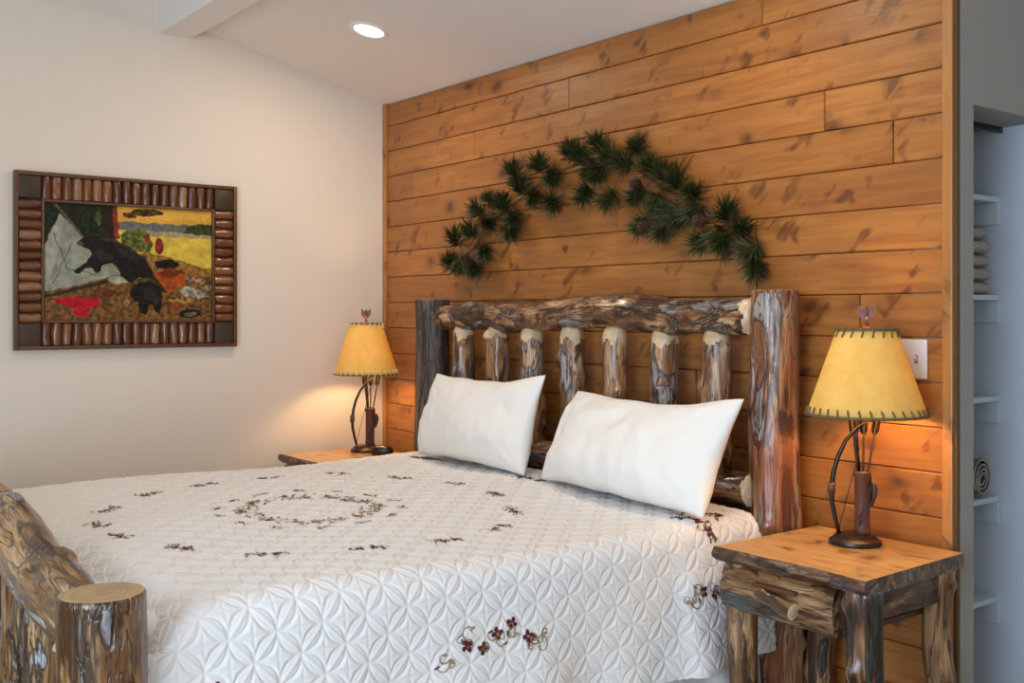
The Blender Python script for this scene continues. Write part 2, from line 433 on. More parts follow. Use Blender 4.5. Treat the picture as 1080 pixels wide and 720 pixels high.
# ------------------------------------------------------------------ logs
def log(name, path, radii, mat, parent, cut=None, seed=0, n=44, step=.012, lump=.06, taper0=0, taper1=0, bumps=0, pale0=0, pale1=0, pale_mat=None, squash=None):
    """a natural log along a path: irregular radius, bends, knots, cut ends; taper0/1 = length of a rounded tenon at either end"""
    rnd = random.Random(seed)
    pts = [Vector(p) for p in path]
    seg = [(pts[i+1]-pts[i]).length for i in range(len(pts)-1)]
    L = sum(seg)
    ns = max(6, int(L/step))
    if not isinstance(radii, (list, tuple)): radii = [radii]*len(pts)
    def at(d):
        i = 0
        while i < len(seg)-1 and d > seg[i]: d -= seg[i]; i += 1
        f = min(1, max(0, d/seg[i]))
        p0 = pts[max(i-1, 0)]; p1 = pts[i]; p2 = pts[i+1]; p3 = pts[min(i+2, len(pts)-1)]
        p = .5*((2*p1) + (p2-p0)*f + (2*p0-5*p1+4*p2-p3)*f*f + (3*p1-p0-3*p2+p3)*f**3) if len(pts) > 2 else p1.lerp(p2, f)
        return p, radii[i]*(1-f)+radii[i+1]*f
    knots = [(rnd.uniform(.08, .92)*L, rnd.uniform(0, 2*PI), rnd.uniform(.02, .045), rnd.uniform(.006, .016)) for _ in range(bumps)]
    so = Vector((seed*3.17 % 50, seed*7.31 % 50, seed*1.93 % 50))
    V, LC, LE, F, MI = [], [], [], [], []
    ref = None
    cs = [at(L*i/ns) for i in range(ns+1)]
    for i, (p, r) in enumerate(cs):
        d = L*i/ns
        t = (cs[min(i+1, ns)][0]-cs[max(i-1, 0)][0]).normalized()
        if ref is None: ref = Vector((0,1,0)) if abs(t.y) < .8 else Vector((0,0,1))
        u = (ref - t*ref.dot(t)).normalized(); w = t.cross(u); ref = u
        k = 1
        if taper0 and d < taper0: k *= .52 + .48*math.sqrt(max(0, 1-(1-d/taper0)**2))
        if taper1 and L-d < taper1: k *= .50 + .50*math.sqrt(max(0, 1-(1-(L-d)/taper1)**2))
        e = min(d, L-d)
        if e < .008 and not taper0 and not taper1: k *= .95 + .05*e/.008
        for a in range(n):
            th = 2*PI*a/n
            c, s = math.cos(th), math.sin(th)
            q = Vector((c*r, s*r, d))
            nn = mn.noise(Vector((c*r*9, s*r*9, d*4)) + so)*lump*1.3 + mn.noise(Vector((c*r*26, s*r*26, d*9)) + so*2)*lump*.45
            rg = mn.noise(Vector((c*2.4, s*2.4, d*2.2)) + so*1.7)
            rr = r*k*(1+nn+lump*.55*(abs(rg)*2-.5))
            for kd, kt, kw, kh in knots:
                da = (th-kt+PI) % (2*PI)-PI
                rr += kh*math.exp(-((d-kd)**2+(da*r)**2)/(kw*kw*.5))
            if squash: rr *= 1 - squash*abs(s)
            V.append(p+u*(c*rr)+w*(s*rr)); LC.append(q+so); LE.append((c*rr, s*rr, d))
    for i in range(ns):
        d = L*(i+.5)/ns
        for a in range(n):
            F.append((i*n+a, i*n+(a+1) % n, (i+1)*n+(a+1) % n, (i+1)*n+a))
            jag = .84+.42*mn.noise(Vector((math.cos(2*PI*a/n)*1.9, math.sin(2*PI*a/n)*1.9, 3)) + so)
            MI.append(2 if (pale0 and d < pale0*jag) or (pale1 and L-d < pale1*jag) else 0)
    # cut ends with a centre vertex ring so the growth rings show
    for end, base, fl in ((0, 0, True), (1, ns*n, False)):
        b0 = len(V); p = cs[0][0] if end == 0 else cs[-1][0]
        for a in range(n):
            V.append(p + (V[base+a]-p)*.93 + (cs[1][0]-cs[0][0] if end == 0 else cs[-2][0]-cs[-1][0])*-.12); LC.append(LC[base+a]); LE.append(tuple(x*.93 for x in LE[base+a]))
        V.append(p); LC.append(so.copy()); LE.append((0,0,0)); ci = len(V)-1
        for a in range(n):
            a2 = (a+1) % n
            q = (base+a, b0+a, b0+a2, base+a2); tr = (b0+a, ci, b0+a2)
            F.append(q if fl else q[::-1]); F.append(tr if fl else tr[::-1]); MI += [1, 1]
    o = mesh_obj(name, V, F, [mat, cut or M['cut'], pale_mat or M['cut_pale']], parent, True, MI)
    o.data.set_sharp_from_angle(angle=math.radians(48))
    for nm, arr in (('lc', LC), ('le', LE)):
        A = o.data.attributes.new(nm, 'FLOAT_VECTOR', 'POINT')
        A.data.foreach_set('vector', np.array([tuple(x) for x in arr], dtype=np.float32).ravel())
    return o

# ------------------------------------------------------------------ bed
bed = thing('log_bed', 'large rustic log bed with spindled headboard, in front of the plank wall', 'bed', (1.63, -1.2, 0))
def rel(o):            # children are built in world coordinates; shift them under the bed's empty
    o.location = (-1.63, 1.2, 0); return o
def sub(o): return o
YH = -.125
head = log('headboard', [(.66, YH, 1.335), (.95, YH-.004, 1.345), (1.3, YH, 1.34), (1.65, YH-.005, 1.36), (1.95, YH, 1.365), (2.25, YH, 1.345), (2.6, YH, 1.345)],
           [.050, .058, .068, .060, .068, .063, .066], M['log_rail'], bed, M['cut_pale'], 11, lump=.16, bumps=22, taper0=.06, taper1=.07, pale1=.062)
rel(head)
log('post', [(2.664, YH, 0), (2.668, YH, .5), (2.660, YH, 1.0), (2.664, YH, 1.432)], [.088, .084, .080, .079], M['log_post'], head, seed=21, lump=.07, bumps=10)
log('post', [(.60, YH, 0), (.60, YH, .7), (.602, YH, 1.424)], [.086, .083, .083], M['log_grey'], head, seed=33, lump=.05, bumps=3)
log('lower_rail', [(.66, YH, .76), (1.2, YH, .765), (2.0, YH, .75), (2.585, YH, .755)], [.058, .062, .06, .058], M['log_head'], head, M['cut_pale'], 44, lump=.08, bumps=5, taper0=.05, taper1=.05, pale1=.045)
for i, x in enumerate((.867, 1.132, 1.387, 1.634, 1.898, 2.157, 2.409)):
    r = random.Random(i+5)
    log('spindle', [(x+r.uniform(-.006, .006), YH, .80), (x+r.uniform(-.01, .01), YH-.004, 1.03), (x, YH, 1.305)],
        [.048, .052+r.uniform(-.003, .005), .050], M['log_head'], head, M['cut_pale'], 60+i*7, lump=.11, bumps=6, taper1=.085, pale1=.088, n=40, step=.006)
YF = -2.30
foot = log('footboard', [(.66, YF, .70), (1.0, YF, .76), (1.4, YF, .79), (1.75, YF, .785), (2.1, YF, .735), (2.4, YF, .70), (2.64, YF, .685)],
           [.074, .078, .079, .077, .074, .074, .066], M['log_foot'], bed, M['cut_pale'], 101, lump=.08, bumps=18)
rel(foot)
log('post', [(2.674, YF, 0), (2.672, YF, .4), (2.67, YF, .779)], [.092, .088, .0865], M['log_foot'], foot, M['cut'], 112, lump=.05, bumps=5, n=56)
log('post', [(.60, YF, 0), (.60, YF, .4), (.60, YF, .779)], [.09, .088, .086], M['log_foot'], foot, M['cut'], 123, lump=.05, bumps=5)
log('lower_rail', [(.66, YF, .22), (1.6, YF, .225), (2.62, YF, .22)], [.06, .062, .06], M['log_foot'], foot, seed=133, lump=.08, bumps=5)
for i in range(8):
    x = .80 + i*.243
    zt = .60 + .11*math.sin(PI*(x-.6)/2.07)**1.2
    log('spindle', [(x, YF, .25), (x+.004, YF, .45), (x, YF, zt+.03)], [.050, .056, .052], M['log_foot'], foot, M['cut_pale'], 150+i*5, lump=.10, bumps=5, n=32, taper1=.05, pale1=.045)
for x in (.64, 2.60):
    rel(MB().rbox((x, -2.24, .22), (x+.04, -.18, .36), .01).build('side_rail', M['bedbase'], bed))
rel(MB().rbox((.69, -2.19, .18), (2.59, -.21, .42), .03, 3).build('box_spring', M['bedbase'], bed, True, 50))
rel(MB().rbox((.68, -2.20, .42), (2.60, -.205, .672), .06, 4).build('mattress', M['sheet'], bed, True, 60))

# ------------------------------------------------------------------ quilt
QX0, QX1, QR, ZH = .61, 2.672, .075, .275
QY0, QY1 = -2.238, -.205
W_top = QX1-QX0-2*QR
A_b = QR*PI/2
D_r = ZQ-QR-ZH
S_tot = D_r+A_b+W_top+A_b+D_r
def quilt_base(s, t):
    """s across the bed (left hem to right hem), t towards the headboard; arrays -> position and normal"""
    s = np.asarray(s, float); t = np.asarray(t, float)
    x = np.zeros_like(s+t); z = np.zeros_like(x); nx = np.zeros_like(x); nz = np.zeros_like(x)
    a = s + 0*t
    s1, s2, s3, s4 = D_r, D_r+A_b, D_r+A_b+W_top, D_r+2*A_b+W_top
    m = a < s1
    x[m] = QX0; z[m] = ZH+a[m]; nx[m] = -1
    m = (a >= s1) & (a < s2); th = (a[m]-s1)/QR
    x[m] = QX0+QR-QR*np.cos(th); z[m] = ZQ-QR+QR*np.sin(th); nx[m] = -np.cos(th); nz[m] = np.sin(th)
    m = (a >= s2) & (a < s3)
    x[m] = QX0+QR+a[m]-s2; z[m] = ZQ; nz[m] = 1
    m = (a >= s3) & (a < s4); th = (a[m]-s3)/QR
    x[m] = QX1-QR+QR*np.sin(th); z[m] = ZQ-QR+QR*np.cos(th); nx[m] = np.sin(th); nz[m] = np.cos(th)
    m = a >= s4
    x[m] = QX1; z[m] = ZQ-QR-(a[m]-s4); nx[m] = 1
    y = t + 0*s
    y = np.where(y < -2.1, -2.1+(y+2.1)*(1-.36*np.clip(nz, 0, 1)), y)
    # the sides hang in soft folds and flare a little
    dr = np.clip((ZQ-.06-z)/.38, 0, 1)*(np.abs(nx) > .3)
    fold = .022*np.sin(y*9.5+1.1)+.012*np.sin(y*21+.4)+.020*np.exp(-((y+2.03)/.07)**2)*1.6
    step = .020/(1+np.exp(-(y+.60)/.012))
    off = dr*(.045+fold*dr) + step*np.clip(dr*3, 0, 1)
    x = x+np.sign(nx)*off
    z = z - dr*0 + .008*np.sin(y*4+.5)*dr
    # gentle lie of the top, dipping at the foot end
    top = np.clip(nz, 0, 1)
    z = z+top*(.008*np.sin(x*3.1+.4)*np.sin(y*2.3)-.006*np.cos(x*7+y*5))
    fd = np.clip((-2.04-y)/.15, 0, 1)
    z = z-.085*fd**2.2*top
    return x, y, z, nx, nz
CELL = .082
def puff(s, t):
    u = (s*.7071+t*.7071)/CELL; v = (s*-.7071+t*.7071)/CELL
    fu = u-np.floor(u); fv = v-np.floor(v)
    du = np.minimum(fu, 1-fu); dv = np.minimum(fv, 1-fv)
    a1 = np.sin(PI*fu)**.85; a2 = np.sin(PI*fv)**.85
    m = np.minimum(np.abs(dv-.20*a1), np.abs(du-.20*a2))            # leaf outlines between the star centres
    e = np.minimum(np.where(dv < .2, np.abs(dv-.085*a1), 9), np.where(du < .2, np.abs(du-.085*a2), 9))   # vein pair inside each leaf
    ray = np.minimum(np.abs(fu-fv), np.abs(fu+fv-1))*.7071           # rays of the star
    h = 1-np.exp(-(m/.045)**2)
    return h*(1-.55*np.exp(-(e/.030)**2))*(1-.40*np.exp(-(ray/.030)**2))
nS, nT = 900, 640
S, T = np.meshgrid(np.linspace(0, S_tot, nS), np.linspace(QY0, QY1, nT), indexing='ij')
def quilt_surf(s, t, lift=0.0):
    x, y, z, nx, nz = quilt_base(s, t)
    h = .0050*puff(s, t)+lift
    return x+nx*h, y, z+nz*h
x, y, z = quilt_surf(S, T)
rs = np.random.RandomState(3)
verts = np.stack([x.ravel(), y.ravel(), z.ravel()], 1)
ii, jj = np.meshgrid(np.arange(nS-1), np.arange(nT-1), indexing='ij')
q = np.stack([ii*nT+jj, (ii+1)*nT+jj, (ii+1)*nT+jj+1, ii*nT+jj+1], -1).reshape(-1, 4)
quilt = mesh_obj('quilt', verts, q.tolist(), M['quilt'])
tag(quilt, 'white quilted bedspread with burgundy embroidered sprigs, spread over the log bed', 'bedspread')
so = quilt.modifiers.new('thickness', 'SOLIDIFY'); so.thickness = .006; so.offset = -1

# embroidery: stitched petals, leaves and curling stems laid on the cloth
b = MB()
def s_of_x(xx): return D_r+A_b+(xx-QX0-QR)
def s_of_z(zz): return D_r+2*A_b+W_top+(ZQ-QR-zz)
def patch(s, t, ang, ln, wd, m):
    n = 8; ps = [(s, t)]
    for k in range(n):
        a = 2*PI*k/n
        dx, dy = ln*math.cos(a), wd*math.sin(a)
        ps.append((s+dx*math.cos(ang)-dy*math.sin(ang), t+dx*math.sin(ang)+dy*math.cos(ang)))
    P = np.array(ps); px, py, pz = quilt_surf(P[:, 0], P[:, 1], .0022)
    c = px.mean(), py.mean(), pz.mean()
    b.add(list(zip(px, py, pz)), [(0, 1+k, 1+(k+1) % n) for k in range(n)], m)
def curl(s, t, ang, size, turn, m, wd=.0022):
    n = 12; ps = []
    a = ang; p = [s, t]
    for k in range(n+1):
        ps.append(tuple(p)); st = size/n
        p[0] += math.cos(a)*st; p[1] += math.sin(a)*st; a += turn/n*(1+1.2*k/n)
    L, R = [], []
    for k in range(n+1):
        k0, k1 = max(k-1, 0), min(k+1, n)
        tx, ty = ps[k1][0]-ps[k0][0], ps[k1][1]-ps[k0][1]; d = math.hypot(tx, ty) or 1
        w_ = wd*(1-.5*k/n)
        L.append((ps[k][0]-ty/d*w_, ps[k][1]+tx/d*w_)); R.append((ps[k][0]+ty/d*w_, ps[k][1]-tx/d*w_))
    P = np.array(L+R); px, py, pz = quilt_surf(P[:, 0], P[:, 1], .0020)
    b.add(list(zip(px, py, pz)), [(k, n+1+k, n+2+k, k+1) for k in range(n)], m)
    return ps[-1]
def flower(s, t, r, rnd, m=0):
    a0 = rnd.uniform(0, 6)
    for k in range(4):
        a = a0+k*PI/2
        patch(s+math.cos(a)*r*.75, t+math.sin(a)*r*.75, a, r*.62, r*.5, m)
def sprig(s, t, ang, size, rnd, nf=2):
    """a spray along direction ang with flowers, leaves, curls"""
    c, sn = math.cos(ang), math.sin(ang)
    for k in range(nf):
        f = (k-(nf-1)/2)*size*.30
        flower(s+c*f+rnd.uniform(-.1, .1)*size*.3, t+sn*f+rnd.uniform(-.1, .1)*size*.3, size*.085, rnd)
    for sg in (-1, 1):
        for j in range(2+nf//2):
            a = ang+(0 if sg > 0 else PI)+rnd.uniform(-.7, .7)
            st = rnd.uniform(.05, .25)*size
            e = curl(s+c*sg*st, t+sn*sg*st, a, size*rnd.uniform(.28, .45), rnd.choice((-1, 1))*rnd.uniform(1, 3), rnd.choice((1, 1, 2)), .0018+.010*size*.12)
            patch(e[0], e[1], rnd.uniform(0, 3), size*.06, size*.026, rnd.choice((1, 2)))
        for j in range(3):
            f = rnd.uniform(.1, .48)*size*sg; g = rnd.uniform(-.12, .12)*size
            patch(s+c*f-sn*g, t+sn*f+c*g, rnd.uniform(0, 3), size*.07, size*.028, rnd.choice((1, 1, 2, 0)))
rnd = random.Random(5)
CX, CY = 1.68, -1.33
for k in range(16):
    a = 2*PI*k/16+.12
    sprig(s_of_x(CX+.72*math.cos(a)), CY+.66*math.sin(a), a+PI/2+rnd.uniform(-.2, .2), .125, rnd, 2)
for k in range(150):
    a = rnd.uniform(0, 2*PI); r = rnd.uniform(.17, .245)
    patch(s_of_x(CX+.01+r*math.cos(a)), CY+r*math.sin(a), rnd.uniform(0, 6), rnd.uniform(.007, .014), rnd.uniform(.0035, .006), rnd.choice((2, 2, 2, 1, 2)))
for k in range(26):
    a = 2*PI*k/26
    curl(s_of_x(CX+.01+.205*math.cos(a)), CY+.205*math.sin(a), a+rnd.uniform(0, 6), .07, rnd.uniform(-4, 4), 2, .0022)
for k in range(9):
    a = 2*PI*k/9+.3
    flower(s_of_x(CX+.01+.22*math.cos(a)), CY+.22*math.sin(a), .009, rnd)
for k in range(14):
    a = 2*PI*k/14+.1
    sprig(s_of_x(CX+.01+.315*math.cos(a)), CY+.305*math.sin(a), a+PI/2+rnd.uniform(-.5, .5), .065, rnd, 1)
for yy, zz, sz in ((-1.30, .484, .0), (-.43, .494, .0), (-2.12, .49, .0)):
    for k in range(7):
        f = (k-3)*.052
        arc = .03*math.cos((k-3)*.6)+.02*math.sin(k*2.1)
        flower(s_of_z(zz+arc+f*.12), yy+f*.95, .0135, rnd) if k in (1, 2, 3, 4, 5) else None
        for j in range(3):
            e = curl(s_of_z(zz+arc), yy+f, rnd.uniform(0, 6.3), .06, rnd.choice((-1, 1))*rnd.uniform(2, 4.5), rnd.choice((1, 2, 2)), .0022)
            patch(e[0], e[1], rnd.uniform(0, 3), .009, .004, rnd.choice((1, 2, 2)))
for xx, yy in ((1.69, -.38), (2.55, -.36), (.9, -.36), (2.62, -.46)):
    sprig(s_of_x(min(xx, 2.59)) + max(0, xx-2.59), yy, .3, .17, rnd, 3)
emb = b.build('embroidery', [M['thread_red'], M['thread_brown'], M['thread_tan']], quilt, True)
emb['label'] = 'burgundy and brown embroidered flower sprays'

# white sheet hanging below the quilt by the nightstand
b = MB(); n, mrows = 90, 14; vs, fs = [], []
for i in range(n+1):
    yy = -2.15+i*(1.93/n)
    for j in range(mrows+1):
        zz = .47-j*(.42/mrows)
        d = j/mrows
        vs.append((2.655+d*.03+.012*d*math.sin(yy*17)+.022*math.exp(-((yy+.42-(.25-zz)*.35)/.035)**2)*d*1.4, yy, zz))
for i in range(n):
    for j in range(mrows):
        a = i*(mrows+1)+j; fs.append((a, a+1, a+mrows+2, a+mrows+1))
sh = mesh_obj('bed_sheet', vs, fs, M['sheet'])
tag(sh, "white bed sheet hanging out below the quilt's hem beside the right nightstand", 'sheet')
so = sh.modifiers.new('thickness', 'SOLIDIFY'); so.thickness = .003

# ------------------------------------------------------------------ pillows
def pillow(W, H, Th, seed, label, loc, tilt, yaw, ears):
    n, m = 72, 44
    so = Vector((seed*5.1, seed*2.7, seed))
    vs, fs = [], []
    idx = {}
    for side in (-1, 1):
        for i in range(n+1):
            for j in range(m+1):
                edge = i in (0, n) or j in (0, m)
                if edge and side == 1:
                    idx[(1, i, j)] = idx[(-1, i, j)]; continue
                u = -math.cos(PI*i/n); v = -math.cos(PI*j/m)
                u = .55*u+.45*(2*i/n-1); v = .55*v+.45*(2*j/m-1)
                x = W/2*u*(1-.045*(1-v*v)); z = H/2*v*(1-.075*(1-u*u))
                k = max(0, (1-u*u)*(1-v*v))
                t = Th/2*k**.46*(1-.22*v)
                # creases fan out from corners and along edges
                cr = mn.noise(Vector((x*5, z*9, side*2))+so)*.014+(.5-abs(mn.noise(Vector((x*7+z*4, z*11-x*2, side))+so)))*.014+mn.noise(Vector((x*18, z*8+x*6, side))+so)*.005
                fan = sum(math.sin(math.atan2(abs(z-sz*H/2), abs(x-sx*W/2))*16+seed+sx)*.006*math.exp(-math.hypot(x-sx*W/2, z-sz*H/2)/.13) for sx in (-1, 1) for sz in (-1, 1))
                t += (cr+fan)*min(1, k*5)
                for (ex, ez, dx, dz) in ears:
                    wgt = math.exp(-((u-ex)**2+(v-ez)**2)/.12)
                    x += dx*wgt; z += dz*wgt
                z += mn.noise(Vector((x*6, side*0, 7))+so)*.010*abs(v)
                idx[(side, i, j)] = len(vs)
                vs.append((x, side*t, z+H/2))
        for i in range(n):
            for j in range(m):
                f = (idx[(side, i, j)], idx[(side, i+1, j)], idx[(side, i+1, j+1)], idx[(side, i, j+1)])
                fs.append(f if side == -1 else f[::-1])
    o = mesh_obj('pillow', vs, fs, M['pillow'])
    o.location = loc; o.rotation_euler = (tilt, 0, yaw)
    return tag(o, label, 'pillow', 'white pillows leaning on the headboard')
pillow(.83, .375, .20, 3, 'white pillow at the left of the headboard, nearer the corner lamp', (1.235, -.365, .716), math.radians(-13), math.radians(-3), [(1, 1, .02, .03), (-1, 1, .02, .0)])
pillow(.94, .37, .21, 8, 'white pillow at the right of the headboard, beside the thick reddish post', (2.205, -.43, .716), math.radians(-24), math.radians(-7), [(1, 1, .01, .03), (-1, 1, .03, .0)])

# ------------------------------------------------------------------ nightstands
def add_lc(o, k=1.0, off=(0, 0, 0)):
    n = len(o.data.vertices); c = np.zeros(n*3, np.float32); o.data.vertices.foreach_get('co', c)
    c = c.reshape(-1, 3)[:, [1, 2, 0]]*k+np.array(off, np.float32)
    for nm in ('lc', 'le'):
        A = o.data.attributes.new(nm, 'FLOAT_VECTOR', 'POINT'); A.data.foreach_set('vector', c.astype(np.float32).ravel())
    return o
def live_board(name, x0, x1, yf, yb, z0, z1, parent, seed, skew=0.0):
    """a tabletop whose front edge is a wavy barky live edge, the other edges sawn"""
    n, k = 90, 7
    so = Vector((seed, seed*2.3, 1))
    vs, fs, mi = [], [], []
    for i in range(n+1):
        x = x0+(x1-x0)*i/n
        wob = mn.noise(Vector((x*5, 0, 0))+so)*.016
        prof = []
        for j in range(k+1):
            f = j/k
            z = z1-(z1-z0)*f
            bul = .014*math.sin(PI*min(1, f*1.0))+mn.noise(Vector((x*22, f*1.5, 3))+so)*.006+mn.noise(Vector((x*60, f*3, 9))+so)*.002
            prof.append((x, yf+wob-bul+.012*f, z))
        xb = x+skew*(i/n)
        vs += [(xb, yb, z1)]+prof+[(xb, yb, z0)]
    c = k+3
    for i in range(n):
        for j in range(c):
            a, a2 = i*c+j, i*c+(j+1) % c
            fs.append((a, a2, a2+c, a+c)); mi.append(0 if j in (0, k+1, k+2) else 1)
    fs.append(tuple(range(c))[::-1]); mi.append(1)
    fs.append(tuple(n*c+j for j in range(c))); mi.append(1)
    o = mesh_obj(name, vs, fs, [M['tabletop'], M['bark_edge']], parent, True, mi)
    o.data.set_sharp_from_angle(angle=math.radians(40))
    return add_lc(o, 1, (seed, 0, 0))
def nightstand(label, loc, w, d, h, seed, skew=0, leg_mats=None):
    """origin at the front-left floor corner; front faces -Y"""
    t = thing('nightstand', label, 'nightstand', loc, 0, 'log nightstands beside the bed')
    lm = leg_mats or [M['log_stand']]*4
    live_board('tabletop', 0, w, 0, d, h-.043, h, t, seed, skew)
    zt = h-.040
    spots = [(.052, .065, .044), (w-.052, .062, .052), (.055, d-.055, .043), (w-.065, d-.055, .043)]
    for i, (lx, ly, r) in enumerate(spots):
        rr = random.Random(seed+i)
        log('leg', [(lx+rr.uniform(-.012, .012), ly, 0), (lx+rr.uniform(-.014, .014), ly+.004, h*.3), (lx+rr.uniform(-.01, .01), ly, h*.62), (lx, ly, zt)],
            [r*1.08, r*.93, r*1.0, r*1.05], lm[i], t, M['cut'], seed*3+i*11, lump=.13, bumps=7, n=36)
    # drawer front: a half log between the front legs
    n, k = 70, 20; vs, fs = [], []
    x0, x1, zc, hh = .022, w-.112, h-.116, .070
    so = Vector((seed*1.3, 2, 5))
    for i in range(n+1):
        x = x0+(x1-x0)*i/n
        for j in range(k+1):
            a = -PI/2+PI*j/k
            r = 1+mn.noise(Vector((x*9, a*1.2, 0))+so)*.14+mn.noise(Vector((x*30, a*3, 4))+so)*.06
            vs.append((x, .055-.052*math.cos(a)**.7*r, zc+hh*math.sin(a)*(.97+.03*r)))
        vs.append((x, .12, zc+hh)); vs.append((x, .12, zc-hh))
    c = k+3
    order = list(range(k+1))+[k+1, k+2]
    for i in range(n):
        for j in range(c):
            a, a2 = i*c+order[j], i*c+order[(j+1) % c]
            fs.append((a, a+c, a2+c, a2))
    fs.append(tuple(order)); fs.append(tuple(n*c+j for j in order)[::-1])
    dr = mesh_obj('drawer', vs, fs, M['log_stand'], t, True)
    dr.data.set_sharp_from_angle(angle=math.radians(50)); add_lc(dr, 1, (seed, 3, 0))
    log('handle', [(.165, -.004, zc+.018), (.23, -.012, zc+.004), (.305, -.018, zc-.010)], [.010, .016, .023], M['log_stand'], dr, M['cut_pale'], seed+77, lump=.1, bumps=2, n=24)
    MB().rbox((.15, -.010, zc+.028), (.30, .012, zc+.040), .003).build('slot', M['groove'], dr)
    for nm, px in (('side_panel', .035), ('side_panel', w-.065)):
        o = MB().rbox((px, .10, h-.135), (px+.022, d-.09, h-.045), .004).build(nm, M['bark_edge'], t, True, 40); add_lc(o, 1, (seed, 9, px))
        o.data.attributes['lc'].data.foreach_set('vector', (np.array([(v.co.z, v.co.x, v.co.y) for v in o.data.vertices], np.float32)+seed).ravel())
    MB().box((.06, d-.05, h-.135), (w-.06, d-.035, h-.045)).build('back_panel', M['groove'], t)
    MB().box((.10, .10, h-.18), (w-.10, d-.07, h-.165)).build('drawer_bottom', M['bark_edge'], dr)
    return t
H_N = .66
nightstand('log nightstand with live-edge top and drawer, right of the bed by the closet', (2.775, -.555, 0), .525, .505, H_N, 5, -.02,
           [M['log_stand'], M['log_bark'], M['log_stand'], M['log_stand']])
nightstand('log nightstand in the far corner beyond the bed, against the cream wall', (.03, -.655, 0), .455, .50, H_N, 14, 0)

